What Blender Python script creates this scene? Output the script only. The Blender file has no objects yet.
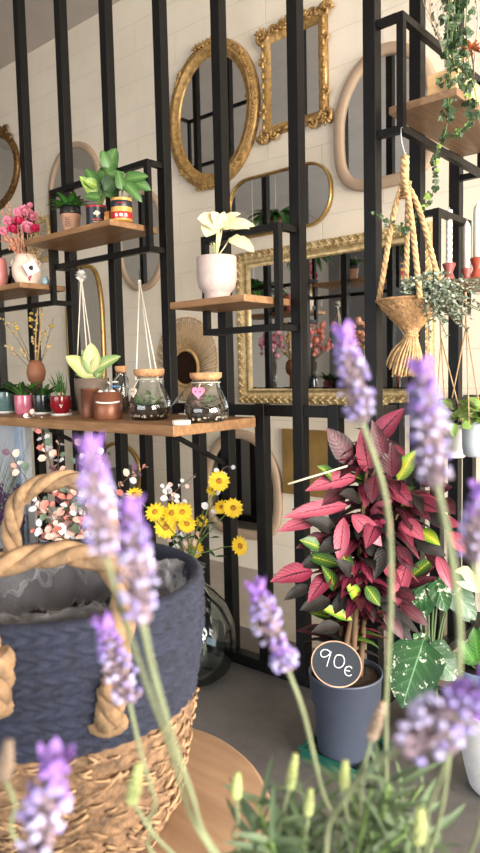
import bpy, bmesh, math, random
from mathutils import Vector, Matrix, noise
R = math.radians
PI = math.pi
V = Vector
random.seed(7)
SC = bpy.context.scene
COL = SC.collection
# ------------------------------------------------------------------ camera solution (measured from the photograph)
FPX, YAW, PITCH, ROLL, CAMH = 671.32, R(40.312), R(4.762), R(-1.274), 1.35
FW = V((-math.sin(YAW) * math.cos(PITCH), math.cos(YAW) * math.cos(PITCH), -math.sin(PITCH)))
RT0 = V((math.cos(YAW), math.sin(YAW), 0))
UP0 = RT0.cross(FW)
RT = RT0 * math.cos(ROLL) + UP0 * math.sin(ROLL)
UP = UP0 * math.cos(ROLL) - RT0 * math.sin(ROLL)
CAM = V((0, 0, CAMH))
def ray(x, y): return FW + RT * ((x - 240) / FPX) - UP * ((y - 426.5) / FPX)
def atY(x, y, Y): d = ray(x, y); return CAM + d * (Y / d.y)
def atX(x, y, X): d = ray(x, y); return CAM + d * (X / d.x)
def atZ(x, y, Z): d = ray(x, y); return CAM + d * ((Z - CAMH) / d.z)
def atD(x, y, D): return CAM + ray(x, y) * D
def depth(p): return (V(p) - CAM).dot(FW)

# ------------------------------------------------------------------ materials
def lin(c):
    out = []
    for v in c:
        v /= 255.0
        out.append(v / 12.92 if v <= 0.04045 else ((v + 0.055) / 1.055) ** 2.4)
    return tuple(out) + (1.0,)
class NT:
    def __init__(s, name):
        s.m = bpy.data.materials.new(name); s.m.use_nodes = True
        s.t = s.m.node_tree; s.t.nodes.clear()
        s.out = s.n('ShaderNodeOutputMaterial')
    def n(s, kind, **kw):
        nd = s.t.nodes.new(kind)
        for k, v in kw.items():
            if k in nd.inputs.keys(): nd.inputs[k].default_value = v
            else: setattr(nd, k, v)
        return nd
    def l(s, a, b): s.t.links.new(a, b)
    def pr(s, **kw):
        p = s.n('ShaderNodeBsdfPrincipled')
        for k, v in kw.items(): p.inputs[k].default_value = v
        s.l(p.outputs[0], s.out.inputs[0]); return p
    def coord(s, scale=(1, 1, 1), kind='Object'):
        tc = s.n('ShaderNodeTexCoord'); mp = s.n('ShaderNodeMapping')
        mp.inputs['Scale'].default_value = scale
        s.l(tc.outputs[kind], mp.inputs[0]); return mp.outputs[0]
    def ramp(s, fac, stops):
        r = s.n('ShaderNodeValToRGB')
        while len(r.color_ramp.elements) < len(stops): r.color_ramp.elements.new(0.5)
        for e, (p, c) in zip(r.color_ramp.elements, stops): e.position = p; e.color = c
        s.l(fac, r.inputs[0]); return r.outputs[0]
    def noise(s, vec, scale, detail=4, rough=0.55):
        nz = s.n('ShaderNodeTexNoise'); nz.inputs['Scale'].default_value = scale
        nz.inputs['Detail'].default_value = detail; nz.inputs['Roughness'].default_value = rough
        s.l(vec, nz.inputs['Vector']); return nz.outputs[0]
    def bump(s, h, p, strength=0.3, dist=0.01):
        b = s.n('ShaderNodeBump'); b.inputs['Strength'].default_value = strength; b.inputs['Distance'].default_value = dist
        s.l(h, b.inputs['Height']); s.l(b.outputs[0], p.inputs['Normal'])
def vary(c, k): return tuple(max(0, min(255, v * k)) for v in c)
def mat(name, c, rough=0.5, metal=0.0, var=0.12, nscale=8.0, bump=0.0, bscale=60.0, coat=0.0, sss=0.0, trans=0.0, spec=0.5):
    t = NT(name); p = t.pr(Roughness=rough, Metallic=metal)
    p.inputs['Coat Weight'].default_value = coat
    p.inputs['Specular IOR Level'].default_value = spec
    if trans: p.inputs['Transmission Weight'].default_value = trans
    if sss: p.inputs['Subsurface Weight'].default_value = sss; p.inputs['Subsurface Scale'].default_value = 0.01
    co = t.coord()
    c0 = t.ramp(t.noise(co, nscale), [(0.3, lin(vary(c, 1 - var))), (0.7, lin(vary(c, 1 + var)))])
    t.l(c0, p.inputs['Base Color'])
    if bump: t.bump(t.noise(co, bscale, 6), p, bump, 0.004)
    return t.m
def wood(name, c1, c2, scale=(3, 30, 30), rough=0.5):
    t = NT(name); p = t.pr(Roughness=rough)
    co = t.coord(scale); n1 = t.noise(co, 1.6, 6, 0.6)
    co2 = t.coord(tuple(x * 0.28 for x in scale)); n2 = t.noise(co2, 2.0, 3)
    mx = t.n('ShaderNodeMath', operation='MULTIPLY_ADD'); mx.inputs[1].default_value = 0.6
    t.l(n1, mx.inputs[0])
    m2 = t.n('ShaderNodeMath', operation='MULTIPLY'); m2.inputs[1].default_value = 0.4
    t.l(n2, m2.inputs[0]); t.l(m2.outputs[0], mx.inputs[2])
    c0 = t.ramp(mx.outputs[0], [(0.32, lin(c1)), (0.5, lin(tuple((a + b) / 2 for a, b in zip(c1, c2)))), (0.66, lin(c2))])
    t.l(c0, p.inputs['Base Color']); t.bump(n1, p, 0.15, 0.002)
    return t.m
def thin_glass(name, tint=(235, 245, 240), refl=1.0, film=0.0):
    t = NT(name)
    tr = t.n('ShaderNodeBsdfTransparent'); tr.inputs[0].default_value = lin(tint)
    gl = t.n('ShaderNodeBsdfGlossy'); gl.inputs['Roughness'].default_value = 0.03
    lw = t.n('ShaderNodeLayerWeight'); lw.inputs[0].default_value = 0.22
    mm = t.n('ShaderNodeMath', operation='MULTIPLY_ADD'); mm.inputs[1].default_value = refl; mm.inputs[2].default_value = 0.04 + film
    t.l(lw.outputs['Fresnel'], mm.inputs[0])
    mx = t.n('ShaderNodeMixShader')
    t.l(mm.outputs[0], mx.inputs[0]); t.l(tr.outputs[0], mx.inputs[1]); t.l(gl.outputs[0], mx.inputs[2])
    t.l(mx.outputs[0], t.out.inputs[0])
    return t.m
def leafmat(name, base, edge, vein, veinw=0.10, side=9.0, spots=None, rough=0.38, spotthr=0.58, spotscale=26, trans=0.0):
    """u along the blade, v across: midrib and side veins are drawn from the blade's own UV."""
    t = NT(name); p = t.pr(Roughness=rough)
    uv = t.n('ShaderNodeUVMap'); sp = t.n('ShaderNodeSeparateXYZ'); t.l(uv.outputs[0], sp.inputs[0])
    def M(op, a, b=None, c=None):
        n = t.n('ShaderNodeMath', operation=op)
        for i, q in enumerate((a, b, c)):
            if q is None: continue
            if isinstance(q, (int, float)): n.inputs[i].default_value = q
            else: t.l(q, n.inputs[i])
        return n.outputs[0]
    u, v = sp.outputs[0], sp.outputs[1]
    av = M('ABSOLUTE', M('SUBTRACT', v, 0.5))           # 0 centre .. 0.5 edge
    ph = M('MULTIPLY', M('SUBTRACT', u, M('MULTIPLY', av, 0.55)), side)
    sv = M('POWER', M('ABSOLUTE', M('SINE', M('MULTIPLY', ph, PI))), 5.0)
    mid = M('LESS_THAN', av, veinw * 0.28)
    nz = t.noise(t.coord((1, 1, 1)), 14, 3)
    g = M('MULTIPLY_ADD', nz, 0.55, M('MULTIPLY', av, 1.5))
    body = t.ramp(g, [(0.3, lin(base)), (0.85, lin(edge))])
    m1 = t.n('ShaderNodeMix', data_type='RGBA')
    f = M('MAXIMUM', M('MULTIPLY', M('SUBTRACT', 1.0, M('MINIMUM', M('MULTIPLY', av, 2.1), 1.0)), M('MULTIPLY', M('SUBTRACT', sv, 0.45), 1.4 if veinw > 0.05 else 0.4)), mid)
    f = M('MINIMUM', M('MAXIMUM', f, 0.0), 1.0)
    t.l(f, m1.inputs[0]); t.l(body, m1.inputs[6]); m1.inputs[7].default_value = lin(vein)
    col = m1.outputs[2]
    if spots:
        nz2 = t.noise(t.coord((1, 1, 1)), spotscale, 6, 0.7)
        m2 = t.n('ShaderNodeMix', data_type='RGBA')
        t.l(t.ramp(nz2, [(spotthr - 0.02, (0, 0, 0, 1)), (spotthr + 0.02, (1, 1, 1, 1))]), m2.inputs[0])
        t.l(col, m2.inputs[6]); m2.inputs[7].default_value = lin(spots); col = m2.outputs[2]
    t.l(col, p.inputs['Base Color'])
    t.bump(sv, p, 0.25, 0.002)
    if trans:
        tl = t.n('ShaderNodeBsdfTranslucent'); t.l(col, tl.inputs[0])
        mx = t.n('ShaderNodeMixShader'); mx.inputs[0].default_value = trans
        t.l(p.outputs[0], mx.inputs[1]); t.l(tl.outputs[0], mx.inputs[2]); t.l(mx.outputs[0], t.out.inputs[0])
    return t.m

# ------------------------------------------------------------------ mesh collector
def frame_of(d, hint=V((0, 0, 1))):
    d = d.normalized()
    if abs(d.dot(hint)) > 0.98: hint = V((1, 0, 0)) if abs(d.x) < 0.9 else V((0, 1, 0))
    s = d.cross(hint).normalized(); n = s.cross(d).normalized()
    return d, s, n
ICO = None
def _ico():
    global ICO
    b = bmesh.new(); bmesh.ops.create_icosphere(b, subdivisions=2, radius=1)
    ICO = ([v.co.copy() for v in b.verts], [[v.index for v in f.verts] for f in b.faces]); b.free()
    b = bmesh.new(); bmesh.ops.create_icosphere(b, subdivisions=1, radius=1)
    return ([v.co.copy() for v in b.verts], [[v.index for v in f.verts] for f in b.faces])
ICO1 = _ico()
WL = {}
class MB:
    def __init__(s): s.v = []; s.f = []; s.mi = []; s.uv = []; s.sm = []; s.c = 0; s.smooth = True
    def vert(s, p, uv=(0, 0)): s.v.append(V(p)); s.uv.append(uv); return len(s.v) - 1
    def face(s, ids, m=None, sm=None):
        s.f.append(ids); s.mi.append(s.c if m is None else m); s.sm.append(s.smooth if sm is None else sm)
    def box(s, lo, hi, M=None, bevel=0.0):
        x0, y0, z0 = lo; x1, y1, z1 = hi
        if bevel > 0:
            b = bmesh.new(); bmesh.ops.create_cube(b, size=1)
            for v in b.verts: v.co = V(((x0 + x1) / 2 + v.co.x * (x1 - x0), (y0 + y1) / 2 + v.co.y * (y1 - y0), (z0 + z1) / 2 + v.co.z * (z1 - z0)))
            bmesh.ops.bevel(b, geom=list(b.edges), offset=bevel, segments=2, affect='EDGES', profile=0.5)
            b.verts.index_update(); k = len(s.v)
            for v in b.verts: s.vert(M @ v.co if M else v.co)
            for f in b.faces: s.face([k + v.index for v in f.verts], sm=False)
            b.free(); return
        k = len(s.v)
        for x in (x0, x1):
            for y in (y0, y1):
                for z in (z0, z1):
                    p = V((x, y, z)); s.vert(M @ p if M else p)
        for q in ((0, 1, 3, 2), (4, 6, 7, 5), (0, 4, 5, 1), (2, 3, 7, 6), (0, 2, 6, 4), (1, 5, 7, 3)):
            s.face([k + i for i in q], sm=False)
    def bar(s, a, b, w, h=None, bevel=0.0):
        a, b = V(a), V(b); d, sd, n = frame_of(b - a); h = h or w
        M = Matrix((sd, d, n)).transposed().to_4x4(); M.translation = a
        s.box((-w / 2, 0, -h / 2), (w / 2, (b - a).length, h / 2), M, bevel)
    def tube(s, pts, rad, sides=8, closed=False, cap=True):
        pts = [V(p) for p in pts]; n = len(pts)
        if not hasattr(rad, '__len__'): rad = [rad] * n
        rings = []; up = None
        for i, p in enumerate(pts):
            a = pts[i - 1] if (i > 0 or closed) else p; b = pts[(i + 1) % n] if (i < n - 1 or closed) else p
            d = (b - a)
            if d.length < 1e-9: d = V((0, 0, 1))
            d.normalize()
            if up is None: _, sd, up = frame_of(d)
            up = up - d * up.dot(d)
            if up.length < 1e-6: _, sd, up = frame_of(d)
            up.normalize(); sd = d.cross(up)
            ring = []
            for k in range(sides):
                t = 2 * PI * k / sides
                ring.append(s.vert(p + (sd * math.cos(t) + up * math.sin(t)) * rad[i], (i / max(1, n - 1), k / sides)))
            rings.append(ring)
        m = n if closed else n - 1
        for i in range(m):
            A, B = rings[i], rings[(i + 1) % n]
            for k in range(sides): s.face([A[k], A[(k + 1) % sides], B[(k + 1) % sides], B[k]])
        if cap and not closed:
            s.face(list(reversed(rings[0])), sm=False); s.face(rings[-1], sm=False)
    def lathe(s, prof, c=(0, 0, 0), seg=32, fn=None, M=None):
        c = V(c); rings = []
        for j, (r, z) in enumerate(prof):
            ring = []
            for k in range(seg):
                t = 2 * PI * k / seg; rr = r if fn is None else fn(r, z, t, j)
                p = V((rr * math.cos(t), rr * math.sin(t), z))
                p = (M @ p) if M else p
                ring.append(s.vert(c + p, (k / seg, j / max(1, len(prof) - 1))))
            rings.append(ring)
        for j in range(len(prof) - 1):
            for k in range(seg):
                s.face([rings[j][k], rings[j][(k + 1) % seg], rings[j + 1][(k + 1) % seg], rings[j + 1][k]])
        if prof[0][0] > 1e-5: s.face(list(reversed(rings[0])))
        if prof[-1][0] > 1e-5: s.face(rings[-1])
    def blob(s, c, r, M=None, low=False):
        vs, fs = ICO1 if low else ICO
        if not hasattr(r, '__len__'): r = (r, r, r)
        k = len(s.v); c = V(c)
        for v in vs:
            p = V((v.x * r[0], v.y * r[1], v.z * r[2])); s.vert(c + ((M @ p) if M else p))
        for f in fs: s.face([k + i for i in f])
    def blobd(s, c, d, rl, rw, rn=None, low=True):
        """ellipsoid with its long axis along d"""
        d, sd, n = frame_of(V(d)); M = Matrix((sd, d, n)).transposed()
        s.blob(c, (rw, rl, rn if rn else rw), M, low)
    def leaf(s, base, d, up, L, W, bend=0.3, fold=0.15, shape='lance', nu=7, nv=4, wave=0.0, m=None, twist=0.0):
        """curved leaf blade: bends away from 'up' towards the tip, folded along the midrib"""
        base = V(base); d = V(d).normalized(); up = V(up)
        sd = d.cross(up)
        if sd.length < 1e-4: sd = d.cross(V((0.3, 0.5, 0.2)))
        sd.normalize(); n = sd.cross(d).normalized()
        if twist: q = Matrix.Rotation(twist, 3, d); sd = q @ sd; n = q @ n
        ids = []
        p = base.copy(); ang = 0.0
        for i in range(nu + 1):
            t = i / nu
            if i:
                ang = -bend * t
                p = p + (d * math.cos(ang) + n * math.sin(ang)) * (L / nu)
            dn = -d * math.sin(ang) + n * math.cos(ang)
            if shape == 'lance': w = math.sin(PI * min(1, t ** 0.85 * 0.98 + 0.02)) ** 0.9
            elif shape == 'heart': w = (min(1, t / 0.18) ** 0.5) * (1 - t ** 2.8) ** 0.75
            elif shape == 'round': w = math.sqrt(max(0, 1 - (2 * t - 1) ** 2))
            elif shape == 'strap': w = min(1, t / 0.1) * (1 - t ** 4) * 0.9 + 0.02
            elif shape == 'obov': w = math.sin(PI * min(1, t ** 1.5 * 0.97 + 0.03)) ** 0.8
            else: w = math.sin(PI * t)
            w = max(w, 0.03) * W / 2
            row = []
            for j in range(nv + 1):
                a = j / nv * 2 - 1
                z = abs(a) * fold * w + (math.sin(t * 17 + a * 2) * wave * w * abs(a))
                row.append(s.vert(p + sd * (a * w) + dn * z, (t, j / nv)))
            ids.append(row)
        for i in range(nu):
            for j in range(nv): s.face([ids[i][j], ids[i][j + 1], ids[i + 1][j + 1], ids[i + 1][j]], m)
    def sweep(s, path, prof, Y, closed=True):
        """profile (outward offset, forward depth) swept round a closed path of (x, z) in a plane Y, front towards -Y"""
        n = len(path); rings = []
        area = sum(path[i][0] * path[(i + 1) % n][1] - path[(i + 1) % n][0] * path[i][1] for i in range(n))
        sg = 1 if area > 0 else -1
        for i in range(n):
            p0, p, p1 = V(path[i - 1]), V(path[i]), V(path[(i + 1) % n])
            e0 = (p - p0).normalized(); e1 = (p1 - p).normalized()
            n0 = V((e0.y, -e0.x)) * sg; n1 = V((e1.y, -e1.x)) * sg
            nn = (n0 + n1)
            nn = nn.normalized() if nn.length > 1e-6 else n0
            nn = nn / max(0.4, nn.dot(n0))
            rings.append([s.vert((p.x + nn.x * o, Y - dpt, p.y + nn.y * o)) for o, dpt in prof])
        for i in range(n):
            A, B = rings[i], rings[(i + 1) % n]
            for k in range(len(prof)): s.face([A[k], A[(k + 1) % len(prof)], B[(k + 1) % len(prof)], B[k]])
    def fill(s, path, Y, dep=0.0, thick=0.004):
        k = len(s.v)
        for x, z in path: s.vert((x, Y - dep, z))
        s.face([k + i for i in range(len(path))], sm=False)
        k2 = len(s.v)
        for x, z in path: s.vert((x, Y - dep + thick, z))
        s.face([k2 + i for i in reversed(range(len(path)))], sm=False)
        n = len(path)
        for i in range(n): s.face([k + i, k2 + i, k2 + (i + 1) % n, k + (i + 1) % n], sm=False)
    def build(s, name, mats, parent=None, loc=None):
        me = bpy.data.meshes.new(name)
        o = bpy.data.objects.new(name, me)
        if parent is not None: org = WL[parent.name]; o.parent = parent
        else: org = V(loc) if loc is not None else V((0, 0, 0)); o.location = org
        me.from_pydata([tuple(p - org) for p in s.v], [], s.f)
        if not isinstance(mats, (list, tuple)): mats = [mats]
        for m in mats: me.materials.append(m)
        me.polygons.foreach_set('material_index', s.mi); me.polygons.foreach_set('use_smooth', s.sm)
        uvl = me.uv_layers.new(name='UVMap')
        lv = [0] * len(me.loops); me.loops.foreach_get('vertex_index', lv)
        buf = []
        for i in lv: buf.extend(s.uv[i])
        uvl.data.foreach_set('uv', buf)
        me.validate(); me.update()
        bm = bmesh.new(); bm.from_mesh(me)
        try: bmesh.ops.recalc_face_normals(bm, faces=bm.faces)
        except Exception: pass
        bm.to_mesh(me); bm.free()
        COL.objects.link(o); WL[o.name] = org
        return o
def tag(o, label, cat, group=None, kind=None):
    if label: o['label'] = label
    if cat: o['category'] = cat
    if group: o['group'] = group
    if kind: o['kind'] = kind
    return o
def thing(name, label, cat, loc, group=None):
    o = bpy.data.objects.new(name, None); COL.objects.link(o); o.location = V(loc); o.empty_display_size = 0.05
    WL[o.name] = V(loc)
    return tag(o, label, cat, group)
def struct(o): o['kind'] = 'structure'; return o
def solo(mb, name, mats, label, cat, loc, group=None): return tag(mb.build(name, mats, None, loc), label, cat, group)
def rnd(a, b): return random.uniform(a, b)
def bez(ps, n=16):
    """Catmull-Rom through points"""
    ps = [V(p) for p in ps]; P = [ps[0] * 2 - ps[1]] + ps + [ps[-1] * 2 - ps[-2]]; out = []
    m = len(ps) - 1
    for i in range(m):
        k = max(2, n // m)
        for j in range(k + (1 if i == m - 1 else 0)):
            t = j / k; a, b, c, d = P[i:i + 4]
            out.append(0.5 * ((2 * b) + (c - a) * t + (2 * a - 5 * b + 4 * c - d) * t * t + (3 * b - a - 3 * c + d) * t ** 3))
    return out
def ell(cx, cz, rx, rz, n=64, p=2.0):
    out = []
    for i in range(n):
        t = 2 * PI * i / n; c, sn = math.cos(t), math.sin(t)
        out.append((cx + rx * math.copysign(abs(c) ** (2 / p), c), cz + rz * math.copysign(abs(sn) ** (2 / p), sn)))
    return out
def rope(mb, pts, r, twist=90.0, strands=3, sides=6, step=0.006):
    """twisted rope: helical strands round a centre line"""
    pts = [V(p) for p in pts]; L = [0]
    for a, b in zip(pts, pts[1:]): L.append(L[-1] + (b - a).length)
    n = max(8, int(L[-1] / step)); cen = []; j = 0
    for i in range(n + 1):
        q = L[-1] * i / n
        while j < len(L) - 2 and L[j + 1] < q: j += 1
        t = (q - L[j]) / max(1e-9, L[j + 1] - L[j]); cen.append(pts[j].lerp(pts[j + 1], t))
    up = None; fr = []
    for i in range(n + 1):
        d = (cen[min(n, i + 1)] - cen[max(0, i - 1)]).normalized()
        if up is None: _, _, up = frame_of(d)
        up = (up - d * up.dot(d)).normalized(); fr.append((d.cross(up), up))
    for k in range(strands):
        line = []
        for i in range(n + 1):
            a = twist * L[-1] * i / n + 2 * PI * k / strands
            sd, u = fr[i]; line.append(cen[i] + (sd * math.cos(a) + u * math.sin(a)) * r * 0.5)
        mb.tube(line, r * 0.56, sides)

# ------------------------------------------------------------------ material library
M = {}
def steel():
    t = NT('black_steel'); p = t.pr(Roughness=0.38, Metallic=0.0)
    p.inputs['Specular IOR Level'].default_value = 0.27
    co = t.coord((6, 6, 2)); nz = t.noise(co, 5, 6, 0.65)
    t.l(t.ramp(nz, [(0.3, lin((5, 5, 6))), (0.75, lin((15, 14, 14)))]), p.inputs['Base Color'])
    t.l(t.ramp(nz, [(0.3, (0.36, 0.36, 0.36, 1)), (0.7, (0.52, 0.52, 0.52, 1))]), p.inputs['Roughness'])
    return t.m
M['steel'] = steel()
def brick():
    t = NT('white_painted_block'); p = t.pr(Roughness=0.7)
    tc = t.n('ShaderNodeTexCoord'); sx = t.n('ShaderNodeSeparateXYZ'); cx = t.n('ShaderNodeCombineXYZ')
    t.l(tc.outputs['Object'], sx.inputs[0])
    ad = t.n('ShaderNodeMath', operation='ADD'); t.l(sx.outputs[0], ad.inputs[0]); t.l(sx.outputs[1], ad.inputs[1])
    t.l(ad.outputs[0], cx.inputs[0]); t.l(sx.outputs[2], cx.inputs[1])
    b = t.n('ShaderNodeTexBrick'); t.l(cx.outputs[0], b.inputs['Vector'])
    b.inputs['Scale'].default_value = 1.0; b.inputs['Brick Width'].default_value = 0.8; b.inputs['Row Height'].default_value = 0.205
    b.inputs['Mortar Size'].default_value = 0.005; b.inputs['Mortar Smooth'].default_value = 0.6
    b.inputs['Color1'].default_value = lin((246, 235, 217)); b.inputs['Color2'].default_value = lin((243, 232, 213)); b.inputs['Mortar'].default_value = lin((236, 225, 207))
    nz = t.noise(tc.outputs['Object'], 1.3, 5, 0.6)
    mx = t.n('ShaderNodeMix', data_type='RGBA', blend_type='MULTIPLY'); mx.inputs[0].default_value = 1.0
    t.l(b.outputs[0], mx.inputs[6]); t.l(t.ramp(nz, [(0.3, (0.86, 0.85, 0.83, 1)), (0.65, (1, 1, 1, 1))]), mx.inputs[7])
    # chipped paint showing dark block along the bed joints
    nc = t.noise(t.coord((7, 7, 60)), 1.0, 4, 0.7)
    ch = t.ramp(nc, [(0.71, (0, 0, 0, 1)), (0.73, (1, 1, 1, 1))])
    mm = t.n('ShaderNodeMath', operation='MULTIPLY'); t.l(ch, mm.inputs[0]); t.l(b.outputs['Fac'], mm.inputs[1])
    m2 = t.n('ShaderNodeMix', data_type='RGBA'); t.l(mm.outputs[0], m2.inputs[0]); t.l(mx.outputs[2], m2.inputs[6]); m2.inputs[7].default_value = lin((92, 84, 76))
    t.l(m2.outputs[2], p.inputs['Base Color'])
    iv = t.n('ShaderNodeMath', operation='MULTIPLY_ADD'); iv.inputs[1].default_value = -1.0; t.l(b.outputs['Fac'], iv.inputs[0])
    n3 = t.noise(tc.outputs['Object'], 25, 5); m3 = t.n('ShaderNodeMath', operation='MULTIPLY'); m3.inputs[1].default_value = 0.35; t.l(n3, m3.inputs[0]); t.l(m3.outputs[0], iv.inputs[2])
    t.bump(iv.outputs[0], p, 0.4, 0.005)
    return t.m
M['brick'] = brick()
def concrete(name, c, var=0.18, rough=0.55, sc=1.2):
    t = NT(name); p = t.pr(Roughness=rough)
    co = t.coord(); a = t.noise(co, sc, 8, 0.62); b = t.noise(co, sc * 14, 5, 0.7)
    ad = t.n('ShaderNodeMath', operation='MULTIPLY_ADD'); ad.inputs[1].default_value = 0.3; t.l(b, ad.inputs[0])
    m = t.n('ShaderNodeMath', operation='MULTIPLY'); m.inputs[1].default_value = 0.7; t.l(a, m.inputs[0]); t.l(m.outputs[0], ad.inputs[2])
    t.l(t.ramp(ad.outputs[0], [(0.36, lin(vary(c, 1 - var))), (0.62, lin(vary(c, 1 + var)))]), p.inputs['Base Color'])
    t.bump(b, p, 0.12, 0.003); return t.m
M['floor'] = concrete('grey_concrete_floor', (96, 93, 91), 0.14, 0.5)
M['screed'] = concrete('pale_screed', (176, 168, 158), 0.08, 0.7)
M['ceil'] = concrete('ceiling_plaster', (180, 172, 165), 0.05, 0.85, 0.6)
M['wallp'] = concrete('plain_plaster', (218, 210, 200), 0.05, 0.8, 0.6)
M['wallgrey'] = concrete('grey_plaster', (96, 95, 96), 0.06, 0.85, 0.6)
M['wallwarm'] = concrete('warm_grey_plaster', (128, 122, 115), 0.06, 0.85, 0.6)
M['line'] = mat('joint_grey', (150, 146, 142))
def mirror():
    t = NT('mirror_silver'); p = t.pr(Roughness=0.015, Metallic=1.0); p.inputs['Base Color'].default_value = (0.80, 0.82, 0.82, 1); return t.m
M['mirror'] = mirror()
M['darkmirror'] = mat('dark_brown_mirror', (62, 46, 36), 0.06, 0.9, .05)
def gold(name, c, dark, rough=0.36, metal=0.75, sc=30):
    t = NT(name); p = t.pr(Roughness=rough, Metallic=metal)
    co = t.coord(); t.l(t.ramp(t.noise(co, sc, 6, 0.65), [(0.34, lin(dark)), (0.6, lin(c))]), p.inputs['Base Color'])
    t.bump(t.noise(co, sc * 3, 4), p, 0.3, 0.003); return t.m
M['gold'] = gold('antique_gold', (196, 158, 98), (136, 102, 58), .42, .4)
M['palegold'] = gold('pale_gilt', (222, 198, 148), (164, 134, 86), 0.42, 0.35)
M['brass'] = gold('brushed_brass', (205, 170, 105), (170, 134, 74), 0.3, 0.85, 12)
M['bronze'] = gold('old_bronze', (140, 102, 56), (70, 50, 28), 0.45, 0.6)
M['beige'] = mat('beige_frame', (176, 152, 128), 0.6, 0, 0.06, 5)
M['ochre'] = mat('ochre_board', (140, 110, 58), 0.6, 0, 0.15)
M['shelf'] = wood('oak_shelf', (118, 84, 54), (172, 131, 91), (4, 34, 34))
M['shelfY'] = wood('oak_shelf_cross', (104, 79, 58), (154, 122, 92), (34, 4, 34))
M['pine'] = wood('pale_pine', (206, 164, 112), (236, 200, 150), (8, 40, 40))
M['slab'] = wood('table_wood', (136, 108, 84), (170, 140, 112), (3.5, 26, 26), 0.55)
M['cork'] = mat('cork', (190, 142, 100), 0.8, 0, 0.2, 60)
M['glass'] = thin_glass('clear_glass', (252, 253, 252), .7)
M['smoke'] = thin_glass('smoky_glass', (196, 178, 160), 1.0)
M['demi'] = thin_glass('blue_green_glass', (234, 240, 240), .8)
def film_mat():
    t = NT('plastic_film'); tr = t.n('ShaderNodeBsdfTransparent'); pb = t.n('ShaderNodeBsdfPrincipled')
    pb.inputs['Base Color'].default_value = lin((214, 216, 222)); pb.inputs['Roughness'].default_value = .18
    lw = t.n('ShaderNodeLayerWeight'); lw.inputs[0].default_value = .35
    nz = t.noise(t.coord((1, 1, .4)), 26, 4); mm = t.n('ShaderNodeMath', operation='MULTIPLY'); t.l(nz, mm.inputs[0]); mm.inputs[1].default_value = .16
    ad = t.n('ShaderNodeMath', operation='MULTIPLY_ADD'); ad.inputs[1].default_value = .42; t.l(lw.outputs['Fresnel'], ad.inputs[0]); t.l(mm.outputs[0], ad.inputs[2])
    mx = t.n('ShaderNodeMixShader'); t.l(ad.outputs[0], mx.inputs[0]); t.l(tr.outputs[0], mx.inputs[1]); t.l(pb.outputs[0], mx.inputs[2]); t.l(mx.outputs[0], t.out.inputs[0]); return t.m
M['film'] = film_mat()
M['basket_jute'] = mat('basket_jute', (134, 108, 80), 0.85, 0, 0.22, 50, 0.6, 160)
M['soil'] = mat('soil', (46, 34, 26), 0.9, 0, 0.4, 90, 0.6, 120)
M['blackcer'] = mat('black_plastic', (22, 22, 24), 0.3)
M['white'] = mat('white_ceramic', (236, 234, 230), 0.35, 0, 0.02)
M['wax'] = mat('white_wax', (240, 234, 224), 0.45, 0, 0.02, 8, 0, 60, 0, 0.2)
M['candle_red'] = mat('terracotta_red_glaze', (172, 74, 56), 0.35, 0, 0.1)
M['candle_rose'] = mat('dusty_rose_glaze', (168, 92, 88), 0.35, 0, 0.1)
M['jute'] = mat('jute_rope', (178, 138, 96), 0.85, 0, 0.22, 50, 0.6, 160)
M['jutelight'] = mat('pale_jute', (194, 160, 116), 0.85, 0, 0.2, 60, 0.6, 160)
M['cord'] = mat('white_cotton_cord', (228, 220, 206), 0.8, 0, 0.05, 60)
M['twine'] = mat('tan_twine', (178, 148, 112), 0.8, 0, 0.1, 60)
M['navy'] = mat('navy_cotton', (31, 36, 54), 0.85, 0, 0.2, 50, 0.5, 190)
M['potgrey'] = mat('grey_plastic_pot', (74, 80, 96), 0.42, 0, 0.05, 4)
M['greentray'] = mat('dark_green_plastic', (22, 84, 72), 0.4)
M['chalk'] = mat('chalkboard', (34, 42, 52), 0.75, 0, 0.12, 12)
M['chalkline'] = mat('chalk_white', (236, 236, 232), 0.9)
M['signrim'] = wood('sign_rim', (170, 132, 108), (208, 170, 142), (20, 20, 20))
M['palestem'] = mat('pale_lavender_stem', (126, 134, 102), 0.6, 0, 0.08, 30)
M['sage'] = mat('sage_leaf', (78, 98, 68), 0.6, 0, 0.15, 30)
M['lav1'] = mat('light_violet', (150, 138, 198), 0.6, 0, 0.12, 60)
M['lav2'] = mat('mid_purple', (138, 108, 184), 0.6, 0, 0.12, 60)
M['lav3'] = mat('pale_lilac', (184, 178, 216), 0.6, 0, 0.1, 60)
M['lav4'] = mat('calyx_grey_purple', (136, 118, 128), 0.7, 0, 0.2, 60)
M['lav5'] = mat('pink_purple_bract', (146, 108, 188), 0.6, 0, 0.12, 60)
M['budgreen'] = mat('green_bud', (150, 160, 104), 0.65, 0, 0.15, 60)
M['stem'] = mat('green_stem', (96, 122, 62), 0.55)
M['woodstem'] = mat('brown_stem', (104, 80, 58), 0.8)
M['leafgreen'] = leafmat('green_leaf', (64, 116, 44), (44, 90, 34), (96, 146, 70), 0.06)
M['leafdark'] = leafmat('dark_green_leaf', (34, 66, 32), (24, 48, 26), (58, 92, 50), 0.06)
M['monstera'] = leafmat('monstera_leaf', (74, 116, 54), (50, 90, 40), (120, 152, 92), 0.06)
M['ivy'] = leafmat('ivy_leaf', (44, 70, 38), (32, 54, 32), (120, 146, 92), 0.08, 4)
M['ivyyoung'] = leafmat('young_ivy_leaf', (140, 164, 76), (104, 140, 60), (180, 196, 110), 0.08, 4)
M['creamleaf'] = leafmat('cream_caladium', (244, 238, 200), (238, 230, 190), (212, 214, 150), 0.03, 7, None, 0.45, 0.58, 26, 0.25)
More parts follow.
